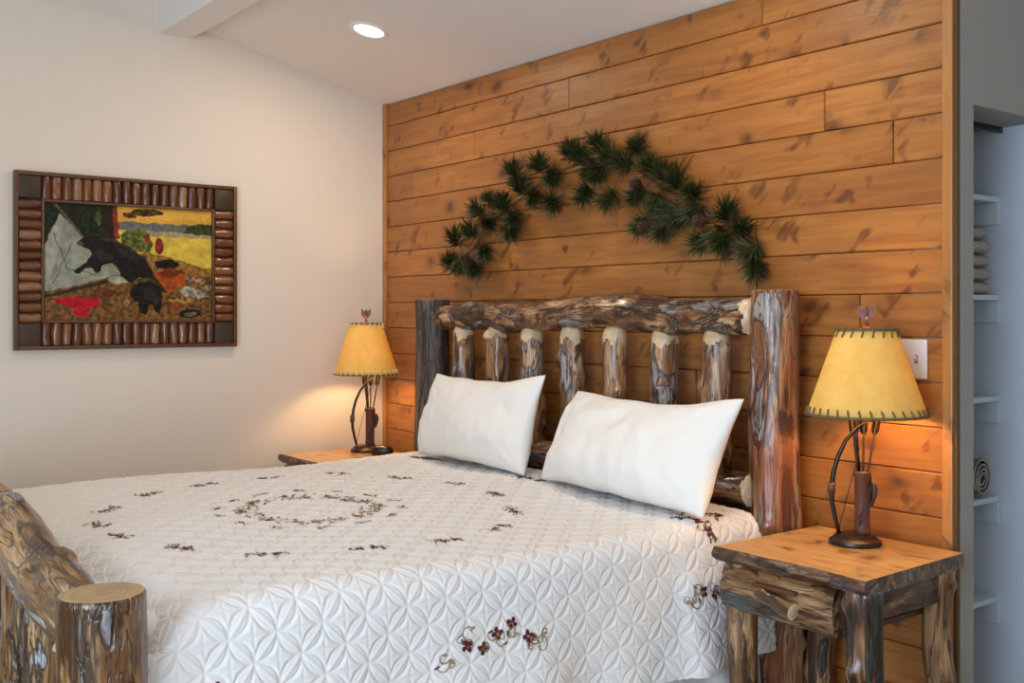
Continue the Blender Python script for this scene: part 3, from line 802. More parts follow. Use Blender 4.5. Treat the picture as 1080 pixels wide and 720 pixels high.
# ------------------------------------------------------------------ lamps
def lamp(label, loc, rz, wide=1.0, lean=0.0, glow_lace=False):
    t = thing('table_lamp', label, 'lamp', loc, rz, 'archery lamps on the nightstands')
    MB().lathe([(.0, 0), (.074, 0), (.078, .005), (.076, .014), (.068, .019), (.064, .022), (.058, .031), (.035, .036), (0, .037)], 56, 1, .84).build('base', M['iron'], t, True, 40)
    qx = .020
    q_ = MB().lathe([(.021, .034), (.024, .04), (.0225, .06), (.0225, .20), (.0255, .205), (.0255, .218), (.022, .222), (.018, .220), (.018, .20), (0, .20)], 28, off=(qx, 0, 0))
    qv = q_.build('quiver', M['leather'], t, True, 40)
    qb = MB()
    for a in range(3):
        pts = [(qx+.0245*math.cos(-1.9+f*2.4), .0245*math.sin(-1.9+f*2.4), .06+.13*f+.012*a) for f in [j/14 for j in range(15)]]
        qb.tube(pts, .0035, 6)
    qb.tube([(qx+.03, -.012, .19), (qx+.036, -.014, .17), (qx+.033, -.013, .145), (qx+.027, -.012, .12)], [.006, .009, .007, .004], 8)
    qb.build('strap', M['iron2'], qv, True)
    # bow with its string
    bow = [(-.046, -.006, .032), (-.056, -.006, .07), (-.0665, -.006, .12), (-.0685, -.006, .165), (-.062, -.006, .215), (-.050, -.006, .26), (-.028, -.006, .31), (.004, -.006, .350), (.034, -.006, .372)]
    bo = MB().tube(bow, [.008, .009, .010, .011, .010, .0095, .0085, .007, .005], 10, flat=.75).build('bow', M['iron'], t, True)
    MB().tube([(-.046, -.008, .05), (.032, -.008, .368)], .0014, 5).build('bowstring', M['iron2'], bo, True)
    MB().tube([(-.0672, -.006, .185), (-.069, -.006, .15)], .012, 10).build('grip', M['leather'], bo, True)
    # three arrows standing in the quiver
    for (a0, a1, ff) in (((.018, .006, .10), (-.012, .01, .40), 0), ((.022, 0, .10), (.024, .004, .40), 1), ((.010, -.004, .06), (.066, -.002, .40), 2)):
        A0, A1 = Vector(a0), Vector(a1); d = (A1-A0).normalized()
        ar = MB().tube([A0, A1], .0034, 8).build('arrow', M['iron2'], t, True)
        fb = MB()
        for kk in range(3):
            ang = kk*2*PI/3+ff
            u = d.cross(Vector((math.cos(ang), math.sin(ang), .1))).normalized(); nn = d.cross(u)*.0012
            p = [A1-d*.075, A1-d*.060+u*.012, A1-d*.015+u*.0125, A1-d*.005]
            fb.add([x_+nn for x_ in p]+[x_-nn for x_ in p], [(0,1,2,3),(7,6,5,4),(0,4,5,1),(1,5,6,2),(2,6,7,3),(3,7,4,0)])
        fb.build('fletching', M['iron'], ar)
    MB().tube([(0.012, .0, .21), (.004, 0, .33), (lean*.5, 0, .40), (lean, 0, .655)], .0045, 8).build('stem', M['iron'], t, True)
    MB().lathe([(.013, .40), (.016, .405), (.016, .455), (.012, .46), (0, .462)], 20).build('socket', M['iron'], t, True, 40)
    MB().lathe([(.0, .545), (.016, .54), (.025, .525), (.027, .508), (.022, .49), (.014, .465), (.012, .455)], 24).build('bulb', M['bulb'], t, True)
    R0, R1, Z0, Z1 = .1735*wide, .0865*wide, .392, .645
    n = 96
    vs, fs = [], []
    for j in range(13):
        f = j/12; r = R0+(R1-R0)*f; zz = Z0+(Z1-Z0)*f
        for a in range(n):
            th = 2*PI*a/n; vs.append((r*math.cos(th), r*math.sin(th), zz))
    for j in range(12):
        for a in range(n):
            fs.append((j*n+a, j*n+(a+1) % n, (j+1)*n+(a+1) % n, (j+1)*n+a))
    sh = mesh_obj('lamp_shade', vs, fs, M['shade'], t, True)
    sh['label'] = 'tapered yellow parchment shade laced at both rims'
    md = sh.modifiers.new('thickness', 'SOLIDIFY'); md.thickness = .0012
    for R, Z, cnt, dirn in ((R0, Z0, 34, 1), (R1, Z1, 19, -1)):
        lb = MB()
        ring = [(R*1.004*math.cos(2*PI*i/64), R*1.004*math.sin(2*PI*i/64), Z) for i in range(65)]
        lb.tube(ring, .0042, 8)
        sl = (R1-R0)/(Z1-Z0)
        for i in range(cnt):
            a = 2*PI*i/cnt; a2 = a-.05*(.1735/R)*.7
            zo = Z+dirn*.022
            ro = R+sl*(zo-Z)
            pts = [(R+.004)*1.0, (ro+.0035)]
            lb.tube([((R+.0042)*math.cos(a), (R+.0042)*math.sin(a), Z-dirn*.004), ((R+ro)/2*math.cos((a+a2)/2)*1.022, (R+ro)/2*math.sin((a+a2)/2)*1.022, (Z+zo)/2), ((ro+.002)*math.cos(a2), (ro+.002)*math.sin(a2), zo)], .0029, 6, m=1 if glow_lace else 0)
        lb.build('lacing', [M['lace'], M['lace_glow']], sh, True)
    # harp spider and the finial: the fletched end of an arrow
    sp = MB()
    for kk in range(3):
        a = kk*2*PI/3+.4
        sp.tube([(0, 0, .64), (R1*.98*math.cos(a), R1*.98*math.sin(a), .641)], .0018, 6)
    sp.build('spider', M['iron'], t, True)
    fb = MB().tube([(0, 0, .645), (0, 0, .715)], .0038, 8).lathe([(0, .648), (.009, .65), (.010, .656), (.005, .664), (0, .666)], 16)
    for sg in (-1, 1):
        p = [(0, .667), (sg*.022, .685), (sg*.024, .722), (sg*.012, .711), (0, .703)]
        vs = [(x_, -.002, z_) for x_, z_ in p]+[(x_, .002, z_) for x_, z_ in p]
        fb.add(vs, [(0,1,2,3,4), (9,8,7,6,5)]+[(i, i+5, (i+1) % 5+5, (i+1) % 5) for i in range(5)])
        vs = [(y_*.6, x_*.8, z_) for (x_, y_, z_) in vs]
        fb.add(vs, [(0,1,2,3,4), (9,8,7,6,5)]+[(i, i+5, (i+1) % 5+5, (i+1) % 5) for i in range(5)])
    fb.build('finial', M['leather'], t, False)
    for ch in t.children:
        if ch.name.split('.')[0] in ('lamp_shade', 'bulb', 'socket', 'spider', 'finial'):
            ch.location.x = lean
    return t
lamp('archery table lamp with yellow laced shade on the right nightstand, below the light switch', (3.020, -.200, H_N+.001), math.radians(34), 1.0, .032)
lamp('archery table lamp with yellow laced shade on the far corner nightstand, left of the bed', (.224, -.275, H_N+.001), math.radians(60), .93, 0, True)

# small black alarm clock beside the far lamp
t = thing('alarm_clock', 'small rounded black alarm clock beside the corner lamp, on the far nightstand', 'clock', (.405, -.29, H_N+.001), math.radians(40))
bm = bmesh.new(); bmesh.ops.create_uvsphere(bm, u_segments=32, v_segments=20, radius=1)
for v in bm.verts:
    c = v.co; zz = c.z
    v.co = Vector((math.copysign(abs(c.x)**.75, c.x)*.058, math.copysign(abs(c.y)**.8, c.y)*.038, max(zz, -.75)*.030+.0225))
bm.verts.index_update()
b = MB().add([v.co[:] for v in bm.verts], [[v.index for v in f.verts] for f in bm.faces]); bm.free()
b.build('case', M['black'], t, True)
MB().rbox((-.035, -.0405, .012), (.035, -.030, .034), .004).build('display', M['black'], t, True, 40)
MB().rbox((-.018, -.008, .043), (.018, .008, .050), .003).build('button', M['black'], t, True, 40)

# ------------------------------------------------------------------ light switch
t = thing('light_switch', 'white double light switch plate on the plank wall behind the right lamp', 'switch', (3.08, 0, 1.215))
MB().rbox((-.058, -.007, -.060), (.058, .0, .060), .003, 3).build('plate', M['plate'], t, True, 40)
for x in (-.023, .023):
    MB().rbox((x-.0055, -.0085, -.013), (x+.0055, -.0068, .013), .0006).build('slot', M['slotdark'], t)
    b = MB(); b.add([(x-.004, -.008, -.006), (x+.004, -.008, -.006), (x+.004, -.008, .007), (x-.004, -.008, .007), (x-.003, -.018, .004), (x+.003, -.018, .004), (x+.003, -.016, .010), (x-.003, -.016, .010)],
                    [(0,3,2,1),(4,5,6,7),(0,1,5,4),(1,2,6,5),(2,3,7,6),(3,0,4,7)])
    b.build('toggle', M['plate'], t)

# ------------------------------------------------------------------ recessed ceiling light
def can(x, y, seen, label):
    z = ceil_z(y) if y > -1.1 else 3.0
    t = thing('recessed_light', label, 'ceiling light', (x, y, z))
    if y > -1.1: t.rotation_euler = (-math.atan(SL), 0, 0)
    MB().lathe([(.067, -.001), (.070, -.006), (.084, -.005), (.088, -.001), (.088, .0)], 48).build('trim_ring', M['beam'], t, True)
    MB().lathe([(0, .0015), (.067, .0015), (.068, -.0015), (.066, -.0025), (0, -.0025)], 48).build('lens', M['lens'], t, True)
    L = bpy.data.lights.new('can_light', 'AREA'); L.shape = 'DISK'; L.size = .12; L.energy = CAN_W; L.color = (1, .79, .57); L.spread = math.radians(180)
    lo = bpy.data.objects.new('can_light', L); COL.objects.link(lo); lo.parent = t; lo.location = (0, 0, -.012)
CAN_W = 8
can(.772, -.575, True, 'round recessed ceiling light, lit, above the corner by the plank wall')
can(2.55, -.575, False, 'round recessed ceiling light, lit, added out of view above the right end of the headboard')  # unseen fixture, added for warm light over the plank wall
can(1.6, -3.0, False, 'round recessed ceiling light, lit, added out of view in the high ceiling past the foot of the bed')  # another unseen fixture, added for overall warm light

# ------------------------------------------------------------------ framed picture on the left wall
PY0, PY1, PZ0, PZ1 = -1.866, -.852, 1.196, 1.978
PW, PH = PY1-PY0, PZ1-PZ0
t = thing('framed_picture', 'bear camp picture in a wide frame of brown half-log twigs, on the cream wall', 'picture', (XL, PY0, PZ0))
# local: x out of the wall, y along, z up
bw, bh = .112, .118
def moulding(name, y0, y1, z0, z1, wd, x0, x1, mat):
    b = MB()
    b.rbox((x0, y0, z0), (x1, y0+wd, z1), .003); b.rbox((x0, y1-wd, z0), (x1, y1, z1), .003)
    b.rbox((x0, y0+wd, z0), (x1, y1-wd, z0+wd), .003); b.rbox((x0, y0+wd, z1-wd), (x1, y1-wd, z1), .003)
    return b.build(name, mat, t, True, 40)
moulding('outer_moulding', 0, PW, 0, PH, .017, .0, .034, M['frame_dark'])
moulding('inner_moulding', bw, PW-bw, bh, PH-bh, .012, .0, .030, M['frame_dark'])
MB().box((.0, .01, .01), (.006, PW-.01, PH-.01)).build('backing', M['frame_block'], t)
for y in (.017, PW-bw+.002):
    for z in (.017, PH-bh+.002):
        MB().rbox((.006, y, z), (.026, y+bw-.019, z+bh-.019), .003).build('corner_block', M['frame_block'], t, True, 40)
tw = []
def twig_mat():
    m = NT('varnished_twig')
    at = m.attr('tc').outputs['Vector']
    sep = m.n('ShaderNodeSeparateXYZ'); m.l(at, sep.inputs[0])
    c = m.ramp(sep.outputs[0], [(0, (.09, .025, .008)), (.45, (.19, .062, .020)), (.75, (.27, .10, .034)), (1, (.36, .20, .10))])
    co = m.n('ShaderNodeTexCoord').outputs['Object']
    n = m.noise(co, 45, 4, .6)
    c = m.mix(m.math('MULTIPLY', n, .6), c, (.07, .03, .014))
    m.set(Base_Color=c, Roughness=.28, Coat_Weight=.4, Coat_Roughness=.15)
    m.bump(n, .35, .004)
    return m.mat
M['twig'] = twig_mat()
def twig_row(p0, p1, n, ln, vertical):
    b = MB(); tc = []
    for i in range(n):
        f0 = p0+(p1-p0)*i/n; f1 = p0+(p1-p0)*(i+1)/n
        c, r = (f0+f1)/2, (f1-f0)/2*.97
        l0, l1 = ln[0]+random.uniform(0, .004), ln[1]-random.uniform(0, .004)
        k, a_n = 7, 10; vs, fs = [], []
        for j in range(k+1):
            l = l0+(l1-l0)*j/k
            sc = .90 if j in (0, k) else 1
            for a in range(a_n+1):
                th = PI*a/a_n
                rr = r*sc*(1+mn.noise(Vector((l*20, th, i*3.1)))*.22)
                o1, o2 = math.cos(th)*rr, math.sin(th)*rr*1.15
                vs.append((.006+o2, c+o1, l) if vertical else (.006+o2, l, c+o1))
        for j in range(k):
            for a in range(a_n):
                q_ = (j*(a_n+1)+a, j*(a_n+1)+a+1, (j+1)*(a_n+1)+a+1, (j+1)*(a_n+1)+a)
                fs.append(q_ if not vertical else q_[::-1])
        fs.append(tuple(range(a_n+1))); fs.append(tuple(k*(a_n+1)+a for a in range(a_n, -1, -1)))
        b.add(vs, fs); tc += [(random.random(), 0, 0)]*len(vs)
    o = b.build('twig_row', M['twig'], t, True, 50)
    A = o.data.attributes.new('tc', 'FLOAT_VECTOR', 'POINT'); A.data.foreach_set('vector', np.array(tc, np.float32).ravel())
twig_row(bw, PW-bw, 18, (PH-bh+.001, PH-.018), True)
twig_row(bw, PW-bw, 18, (.018, bh-.001), True)
twig_row(bh, PH-bh, 12, (.018, bw-.001), False)
twig_row(bh, PH-bh, 12, (PW-bw+.001, PW-.018), False)

# the picture itself: a bears-at-a-camp scene, rasterised into the colours of a fine canvas mesh
def make_canvas():
    nu, nv = 330, 240
    U, Vv = np.meshgrid(np.linspace(0, 1, nu), np.linspace(0, 1, nv), indexing='ij')
    # drawing coordinates: x 110..850, y 115..635 (y down)
    X = 110+U*740; Y = 635-Vv*520
    rs = np.random.RandomState(4)
    def blur_noise(s):
        g = rs.rand(int(nu/s)+3, int(nv/s)+3)
        a = np.linspace(0, g.shape[0]-1.001, nu); c = np.linspace(0, g.shape[1]-1.001, nv)
        i, j = a.astype(int)[:, None], c.astype(int)[None, :]; fa, fc = (a % 1)[:, None], (c % 1)[None, :]
        return g[i, j]*(1-fa)*(1-fc)+g[i+1, j]*fa*(1-fc)+g[i, j+1]*(1-fa)*fc+g[i+1, j+1]*fa*fc
    n1, n2, n3 = blur_noise(5), blur_noise(12), blur_noise(30)
    Xw, Yw = X+(n2-.5)*10, Y+(blur_noise(9)-.5)*10
    img = np.zeros((nu, nv, 3))
    def put(mask, c, var=.35, nz=None):
        k = 1+((n1 if nz is None else nz)-.5)*2*var
        img[mask] = (np.array(c)[None, :]*k[mask][:, None])
    def poly(pts):
        m = np.zeros(X.shape, bool); p = pts; j = len(p)-1
        for i in range(len(p)):
            (xi, yi), (xj, yj) = p[i], p[j]
            with np.errstate(divide='ignore', invalid='ignore'):
                m ^= ((yi > Yw) != (yj > Yw)) & (Xw < (xj-xi)*(Yw-yi)/((yj-yi) or 1e-9)+xi)
            j = i
        return m
    def ell(cx, cy, rx, ry): return ((Xw-cx)/rx)**2+((Yw-cy)/ry)**2 < 1
    put(np.ones(X.shape, bool), (.020, .026, .012), .6)
    put((Xw > 400) & (Yw < 200), (.62, .36, .07), .15, n3)
    put((Xw > 560) & (Yw < 165), (.66, .42, .09), .15, n3)
    put((Xw > 410) & (Yw > 186) & (Yw < 224), (.16, .17, .16), .3)
    put((Xw > 410) & (Yw >= 222) & (Yw < 420), (.60, .46, .085), .22, n2)
    put((Xw > 470) & (Yw >= 222) & (Yw < 246), (.36, .31, .17), .3)
    put(poly([(712, 225), (730, 195), (780, 180), (850, 178), (850, 232)]), (.055, .075, .025), .5)
    put(poly([(110, 520), (300, 440), (500, 330), (560, 320), (640, 350), (760, 385), (850, 390), (850, 640), (110, 640)]), (.20, .105, .035), .7)
    put(poly([(540, 325), (640, 340), (850, 395), (850, 430), (560, 400)]), (.30, .17, .05), .5)
    put(poly([(430, 250), (455, 225), (530, 212), (575, 280), (560, 325), (440, 310)]), (.13, .15, .035), .8)
    put(poly([(350, 115), (415, 115), (428, 262), (350, 262)]), (.035, .018, .010), .5)
    put(poly([(395, 115), (416, 115), (428, 262), (408, 262)]), (.24, .045, .020), .5)
    put(ell(170, 170, 40, 60) | ell(300, 180, 55, 70), (.018, .030, .012), .9)
    put(ell(335, 170, 12, 40), (.075, .11, .04), .9)
    put(ell(550, 138, 75, 16) | ell(470, 155, 30, 16), (.09, .055, .018), .9)
    put(poly([(175, 165), (140, 235), (110, 320), (110, 512), (300, 462), (440, 425), (340, 310), (270, 262)]), (.29, .31, .25), .25, n2)
    put(poly([(175, 165), (190, 190), (170, 330), (120, 500), (110, 505), (110, 320)]), (.36, .37, .31), .2, n2)
    for a0, a1 in (((150, 250), (215, 420)), ((230, 290), (150, 470)), ((200, 400), (330, 430))):
        d = np.abs((Xw-a0[0])*(a1[1]-a0[1])-(Yw-a0[1])*(a1[0]-a0[0]))/math.hypot(a1[0]-a0[0], a1[1]-a0[1])
        put((d < 3) & (Yw > min(a0[1], a1[1])) & (Yw < max(a0[1], a1[1])), (.17, .19, .15), .3)
    d = np.abs((X-148)*(270-112)-(Y-112)*(280-148))/math.hypot(132, 158)
    put((d < 5) & (X < 282) & (Y < 275), (.14, .10, .05), .4)
    put(poly([(112, 525), (300, 470), (460, 430), (470, 446), (300, 486), (112, 540)]), (.05, .035, .022), .5)
    put(ell(420, 452, 42, 17), (.36, .35, .27), .4)
    put(poly([(150, 540), (232, 528), (345, 532), (338, 566), (290, 592), (300, 608), (265, 622), (225, 602), (246, 584), (172, 562)]), (.42, .012, .030), .35)
    put(ell(360, 512, 45, 24), (.15, .05, .02), .6)
    put(ell(548, 258, 13, 22) | ell(602, 290, 17, 40), (.26, .035, .025), .5)
    put(ell(640, 374, 52, 22) | ell(600, 372, 16, 17), (.014, .010, .008), .6)
    put(poly([(582, 420), (652, 386), (722, 408), (726, 470), (642, 512), (596, 474)]), (.36, .095, .018), .4)
    put(poly([(582, 420), (652, 386), (722, 408), (650, 440)]), (.20, .05, .012), .4)
    put(poly([(690, 492), (730, 472), (790, 490), (838, 520), (790, 536), (715, 515)]), (.34, .34, .27), .6)
    put(ell(750, 440, 22, 12) | ell(790, 450, 26, 14) | ell(830, 480, 20, 12), (.28, .24, .18), .9)
    put(ell(744, 602, 48, 22), (.018, .014, .012), .5)
    put(ell(748, 606, 30, 10), (.13, .12, .10), .6)
    put(ell(678, 572, 15, 14) | ell(760, 450, 9, 7), (.36, .06, .03), .4)
    put(ell(458, 556, 15, 16), (.45, .25, .13), .5)
    put(ell(700, 540, 60, 16) & (n1 > .5), (.36, .22, .07), .5)
    bear = [(248, 292), (262, 276), (285, 256), (300, 262), (325, 248), (345, 262), (400, 264), (470, 298), (528, 338), (560, 390), (592, 445), (642, 505), (612, 500), (560, 448), (512, 436), (500, 462), (478, 462), (455, 448), (428, 432), (424, 390), (398, 372), (350, 388), (348, 412), (324, 422), (312, 396), (280, 402), (262, 428), (238, 424), (236, 410), (288, 372), (312, 335), (292, 314), (268, 304)]
    put(poly(bear), (.016, .012, .011), .8)
    put(poly([(400, 290), (470, 312), (520, 352), (500, 370), (430, 330)]), (.040, .030, .026), .7)
    put(poly([(340, 258), (400, 264), (470, 298), (528, 338), (545, 362), (500, 330), (440, 296), (385, 276), (345, 272)]), (.055, .042, .036), .6)
    put(poly([(318, 330), (352, 320), (400, 340), (392, 366), (350, 372)]), (.040, .030, .026), .6)
    put(ell(330, 258, 12, 11) & (Yw < 258), (.045, .034, .028), .4)
    put(poly([(566, 400), (592, 445), (636, 500), (622, 500), (580, 450)]), (.050, .034, .024), .6)
    put(poly([(470, 470), (505, 440), (560, 438), (600, 470), (560, 456), (515, 464), (490, 476)]), (.11, .10, .03), .7)
    put(ell(262, 291, 13, 9), (.16, .10, .06), .4)
    put(poly([(468, 505), (492, 472), (515, 462), (560, 452), (602, 476), (622, 522), (606, 602), (586, 598), (572, 562), (556, 566), (546, 610), (514, 598), (508, 548), (480, 545)]), (.014, .011, .010), .8)
    put(poly([(530, 490), (580, 480), (612, 530), (600, 570), (570, 540), (540, 530)]), (.034, .026, .023), .6)
    put(ell(492, 488, 10, 9), (.035, .026, .022), .5)
    put(ell(480, 540, 10, 8), (.14, .08, .04), .4)
    y0, y1, z0, z1 = bw+.010, PW-bw-.010, bh+.010, PH-bh-.010
    vs = np.stack([np.full(U.size, .016), (y0+(y1-y0)*U).ravel(), (z0+(z1-z0)*Vv).ravel()], 1)
    i, j = np.meshgrid(np.arange(nu-1), np.arange(nv-1), indexing='ij')
    f = np.stack([i*nv+j, (i+1)*nv+j, (i+1)*nv+j+1, i*nv+j+1], -1).reshape(-1, 4)
    m = NT('printed_canvas'); m.set(Base_Color=m.attr('ink').outputs['Color'], Roughness=.5, Specular_IOR_Level=.25)
    o = mesh_obj('painting', vs, f.tolist(), m.mat, t, False)
    A = o.data.attributes.new('ink', 'FLOAT_COLOR', 'POINT')
    c = np.ones((U.size, 4), np.float32); c[:, :3] = np.clip((img*(1+(rs.rand(nu, nv)[..., None]-.5)*.2)*(1+(blur_noise(2.2)[..., None]-.5)*.3)).reshape(-1, 3)**1.22*1.12, 0, 1)
    A.data.foreach_set('color', c.ravel())
    o['label'] = 'print of a black bear and cub at a tent by a yellow lake'
make_canvas()

# ------------------------------------------------------------------ pine garland
g = thing('pine_garland', 'arched garland of dark green pine sprigs with small cones, on the planks above the headboard', 'garland', (1.6, 0, 1.5))
SP = [(0.702, 1.711), (0.659, 1.6), (0.744, 1.605), (0.839, 1.735), (0.893, 1.833), (1.01, 1.87), (0.959, 1.774), (0.933, 1.651), (0.853, 1.585), (1.148, 1.791), (1.123, 1.74), (1.086, 1.841), (1.172, 1.983), (1.208, 1.913), (1.337, 1.995), (1.427, 1.949), (1.302, 1.875), (1.427, 1.835), (1.547, 2.028), (1.61, 2.006), (1.672, 1.958), (1.732, 2.033), (1.722, 1.939), (1.641, 1.858), (1.791, 1.824), (1.811, 1.969), (1.943, 1.993), (1.868, 1.95), (2.016, 1.914), (2.086, 1.874), (2.147, 1.843), (1.961, 1.816), (2.051, 1.782), (2.121, 1.739), (1.98, 1.704), (2.086, 1.684), (2.238, 1.791), (2.255, 1.735), (2.172, 1.722), (2.389, 1.712), (2.45, 1.649), (2.358, 1.643), (2.287, 1.623), (2.382, 1.617), (2.51, 1.581), (2.517, 1.523)]
SP = [(x_-1.6, z_-1.5) for x_, z_ in SP]
vine = [(-.93, .10), (-.78, .17), (-.66, .27), (-.50, .34), (-.30, .42), (-.10, .47), (.06, .49), (.22, .47), (.36, .40), (.45, .33), (.58, .27), (.70, .21), (.82, .16), (.92, .06)]
vb = MB()
vb.tube([(x_, -.035+.008*math.sin(i*2.2), z_) for i, (x_, z_) in enumerate(vine)], .005, 8)
def nearest_on_vine(p):
    best = None
    for i in range(len(vine)-1):
        a, c = Vector(vine[i]), Vector(vine[i+1]); d = c-a
        f = max(0, min(1, (Vector(p)-a).dot(d)/d.dot(d))); q_ = a+d*f
        if best is None or (q_-Vector(p)).length < best[0]: best = ((q_-Vector(p)).length, q_)
    return best[1]
rnd = random.Random(9)
for (sx, sz) in SP:
    q_ = nearest_on_vine((sx, sz))
    d2 = Vector((sx, sz))-q_
    if d2.length < .02: d2 = Vector((rnd.uniform(-1, 1), rnd.uniform(-.3, 1)))*.03
    vb.tube([(q_.x, -.035, q_.y), ((q_.x+sx)/2, -.045, (q_.y+sz)/2+.006), (sx, -.055, sz)], .0028, 6)
vb.build('vine_stem', M['stem'], g, True)
for i, (sx, sz) in enumerate(SP):
    q_ = nearest_on_vine((sx, sz)); d2 = Vector((sx, sz))-q_
    if d2.length < .02: d2 = Vector((rnd.uniform(-1, 1), rnd.uniform(-1, .6)))
    ax = Vector((d2.x, -rnd.uniform(.1, .5)*d2.length, d2.y)).normalized()
    ax = (ax+Vector((rnd.uniform(-.5, .5), -.2, rnd.uniform(-.5, .5)))).normalized()
    base = Vector((sx, -.058, sz))-ax*.030
    b = MB()
    u = ax.orthogonal().normalized(); w_ = ax.cross(u)
    nn = 210
    for k in range(nn):
        f = rnd.random()
        st = base+ax*(.05*f)
        th = rnd.uniform(0, 2*PI); op = rnd.uniform(.3, 1.6)*(1.1-.45*f)
        dr = (ax*math.cos(op)+(u*math.cos(th)+w_*math.sin(th))*math.sin(op)).normalized()
        ln = rnd.uniform(.050, .090)
        tip = st+dr*ln
        if tip.y > -.004: tip.y = -.004-rnd.random()*.004
        if st.y > -.006: st.y = -.006
        mid = st.lerp(tip, .55)+Vector((0, 0, -.002))
        e = dr.orthogonal().normalized()*.0014; e2 = dr.cross(e).normalized()*.0014
        b.add([st+e, st-e*.5+e2, st-e*.5-e2, mid+e*1.2, mid-e*.6+e2*1.2, mid-e*.6-e2*1.2, tip],
              [(0,1,4,3),(1,2,5,4),(2,0,3,5),(3,4,6),(4,5,6),(5,3,6)], 1 if rnd.random() < .22 else 0)
    b.build('pine_sprig', [M['needle'], M['needle2']], g, False)
for (cx, cz) in [(1.943, 1.857), (2.271, 1.691), (0.799, 1.61), (1.989, 1.684)]:
    cx -= 1.6; cz -= 1.5
    b = MB()
    b.lathe([(0, -.026), (.012, -.022), (.017, -.005), (.014, .012), (.006, .024), (0, .027)], 14)
    for lv in range(7):
        f = lv/6; zr = -.024+.048*f; rr = .024*math.sin(PI*(.18+.72*f))**.8
        for a in range(9):
            th = 2*PI*a/9+lv*.35
            c_, s_ = math.cos(th), math.sin(th); px, py = -s_, c_
            p = [(c_*rr*.5+px*.004, s_*rr*.5+py*.004, zr), (c_*rr*.5-px*.004, s_*rr*.5-py*.004, zr), (c_*rr*1.1-px*.006, s_*rr*1.1-py*.006, zr+.006), (c_*rr*1.25, s_*rr*1.25, zr+.011), (c_*rr*1.1+px*.006, s_*rr*1.1+py*.006, zr+.006), (c_*rr*.5, s_*rr*.5, zr+.007)]
            b.add(p, [(0,1,2,3,4), (5,4,3), (5,3,2), (5,0,4), (5,2,1), (5,1,0)])
    o = b.build('pinecone', M['cone'], g, False)
    o.location = (cx, -.062, cz); o.rotation_euler = (1.2, rnd.uniform(-1, 1), 0)
    o['label'] = 'small brown pinecone'

# ------------------------------------------------------------------ closet shelves and towels
SZ = [1.75, 1.417, 1.075, .735, .396]
LB = ['white closet shelf above eye level, topmost of five, empty', 'white closet shelf carrying the stack of folded taupe towels', 'white empty closet shelf between the towel stack and the rolled towel', 'white closet shelf carrying the rolled taupe towel', 'white empty closet shelf lowest in view, below the rolled towel']
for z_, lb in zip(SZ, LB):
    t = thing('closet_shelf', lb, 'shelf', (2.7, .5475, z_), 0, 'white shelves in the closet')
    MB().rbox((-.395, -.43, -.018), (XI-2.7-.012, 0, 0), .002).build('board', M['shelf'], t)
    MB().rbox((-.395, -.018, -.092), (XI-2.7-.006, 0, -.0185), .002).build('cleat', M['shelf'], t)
ORD = ['lowest folded taupe towel of the closet stack', 'second folded taupe towel from the bottom of the closet stack', 'middle folded taupe towel of the five in the closet stack', 'second folded taupe towel from the top of the closet stack', 'topmost folded taupe towel of the closet stack']
for i in range(5):
    n, k = 26, 22; vs, fs = [], []
    hgt = .046
    so = Vector((i*4.1, 2, 7))
    for a in range(n):                      # cross-section in x-z, extruded along y
        th = 2*PI*a/n
        cx, cz = math.cos(th), math.sin(th)
        px = math.copysign(abs(cx)**.35, cx)*.155; pz = math.copysign(abs(cz)**.72, cz)*hgt*.5
        for j in range(k+1):
            f = j/k; e = min(1, math.sqrt(max(.0, 1-abs(2*f-1)**7))+.35)
            nz_ = mn.noise(Vector((px*9, f*3, pz*20))+so)
            vs.append(((px*(.97+.03*e))+nz_*.008, .10+(f-.5)*.235, pz*e*(1+.06*nz_)+hgt/2))
    for a in range(n):
        for j in range(k):
            fs.append((a*(k+1)+j, a*(k+1)+j+1, ((a+1) % n)*(k+1)+j+1, ((a+1) % n)*(k+1)+j))
    fs.append(tuple(a*(k+1) for a in range(n))); fs.append(tuple(a*(k+1)+k for a in range(n))[::-1])
    o = mesh_obj('towel', vs, fs, M['towel'])
    o.location = (2.905+[.0, .004, -.004, .006, -.010][i], .30, SZ[1]+.001+i*.0462)
    tag(o, ORD[i], 'towel', 'folded towels stacked on the closet shelf')
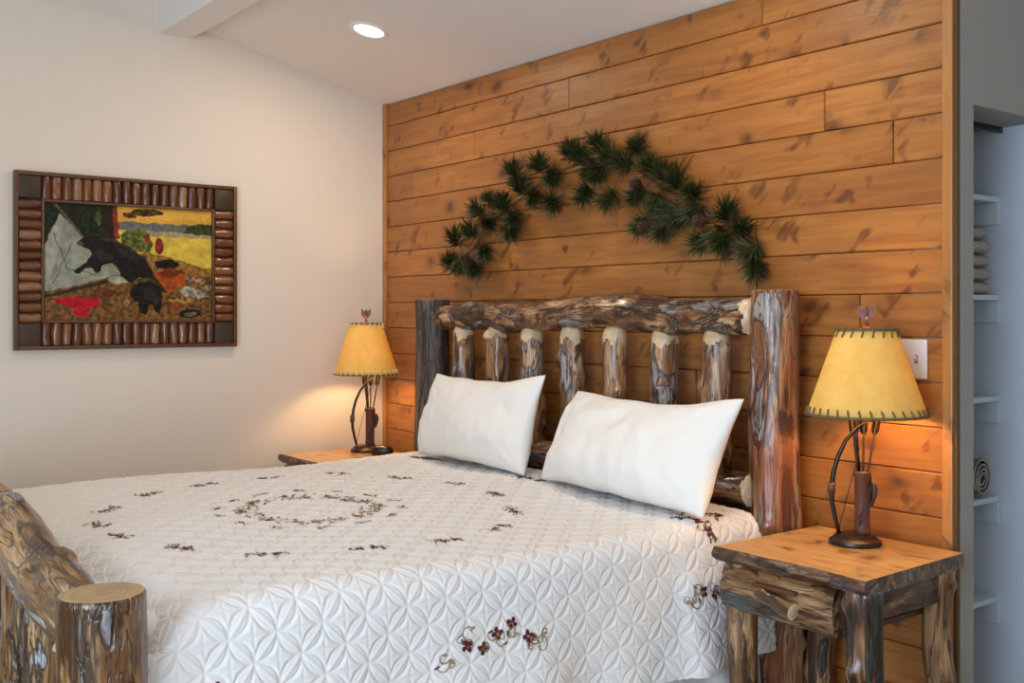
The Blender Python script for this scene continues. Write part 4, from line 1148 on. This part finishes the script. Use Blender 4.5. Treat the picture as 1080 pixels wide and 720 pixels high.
# rolled towel, its spiral end showing
vs, fs = [], []
n, turns = 130, 3.6; th_ = .0072
ks = 12
for side in (0, 1):
    for i in range(n+1):
        a = turns*2*PI*i/n
        r = .010+.0145*a/(2*PI)+(th_ if side else 0)
        for j in range(ks+1):
            wob = mn.noise(Vector((a*.6, j*.5, side)))*.003
            vs.append((-.15+.30*j/ks+(.006*math.sin(a*.9) if j == ks else 0), (r+wob)*math.cos(a), (r+wob)*math.sin(a)*.98))
c = ks+1
for i in range(n):
    for j in range(ks):
        for s_ in (0, 1):
            o_ = s_*(n+1)*c
            f = (o_+i*c+j, o_+(i+1)*c+j, o_+(i+1)*c+j+1, o_+i*c+j+1)
            fs.append(f if s_ else f[::-1])
    for j in (0, ks):
        f = (i*c+j, (i+1)*c+j, (n+1)*c+(i+1)*c+j, (n+1)*c+i*c+j); fs.append(f if j else f[::-1])
o = mesh_obj('towel', vs, fs, M['towel'])
o.location = (2.915, .455, SZ[3]+.0695)
tag(o, 'rolled taupe towel with its spiral end showing, on the closet shelf', 'towel')

# ------------------------------------------------------------------ light
def area(name, loc, rot, sx, sy, e, col, spread=None):
    L = bpy.data.lights.new(name, 'AREA'); L.shape = 'RECTANGLE'; L.size = sx; L.size_y = sy; L.energy = e; L.color = col
    if spread: L.spread = math.radians(spread)
    o = bpy.data.objects.new(name, L); COL.objects.link(o); o.location = loc; o.rotation_euler = rot
    return o
area('window_daylight', ((WX0+WX1)/2, YR+.01, (WZ0+WZ1)/2), (PI/2, 0, 0), WX1-WX0-.1, WZ1-WZ0-.1, 140, (.66, .82, 1.0))
wd = bpy.data.worlds.new('sky'); SC.world = wd; wd.use_nodes = True
wd.node_tree.nodes['Background'].inputs[0].default_value = (.75, .87, 1, 1)
wd.node_tree.nodes['Background'].inputs[1].default_value = 1.0

# ------------------------------------------------------------------ camera
cam = bpy.data.cameras.new('camera'); co = bpy.data.objects.new('camera', cam); COL.objects.link(co)
cam.sensor_width = 36; cam.lens = 1120/1080*36
co.location = (4.916, -2.97, 1.35)
co.rotation_euler = (PI/2, 0, math.radians(52.3))
cam.shift_y = -28/1080        # the horizon sits 28 px above the middle of the frame
cam.clip_start = .05
SC.camera = co
vs_ = SC.view_settings
vs_.view_transform = 'Standard'; vs_.look = 'None'; vs_.exposure = 0; vs_.gamma = 1; vs_.use_curve_mapping = False
SC.cycles.max_bounces = 8; SC.cycles.diffuse_bounces = 5
SC.cycles.use_denoising = True
SC.cycles.sample_clamp_indirect = 6
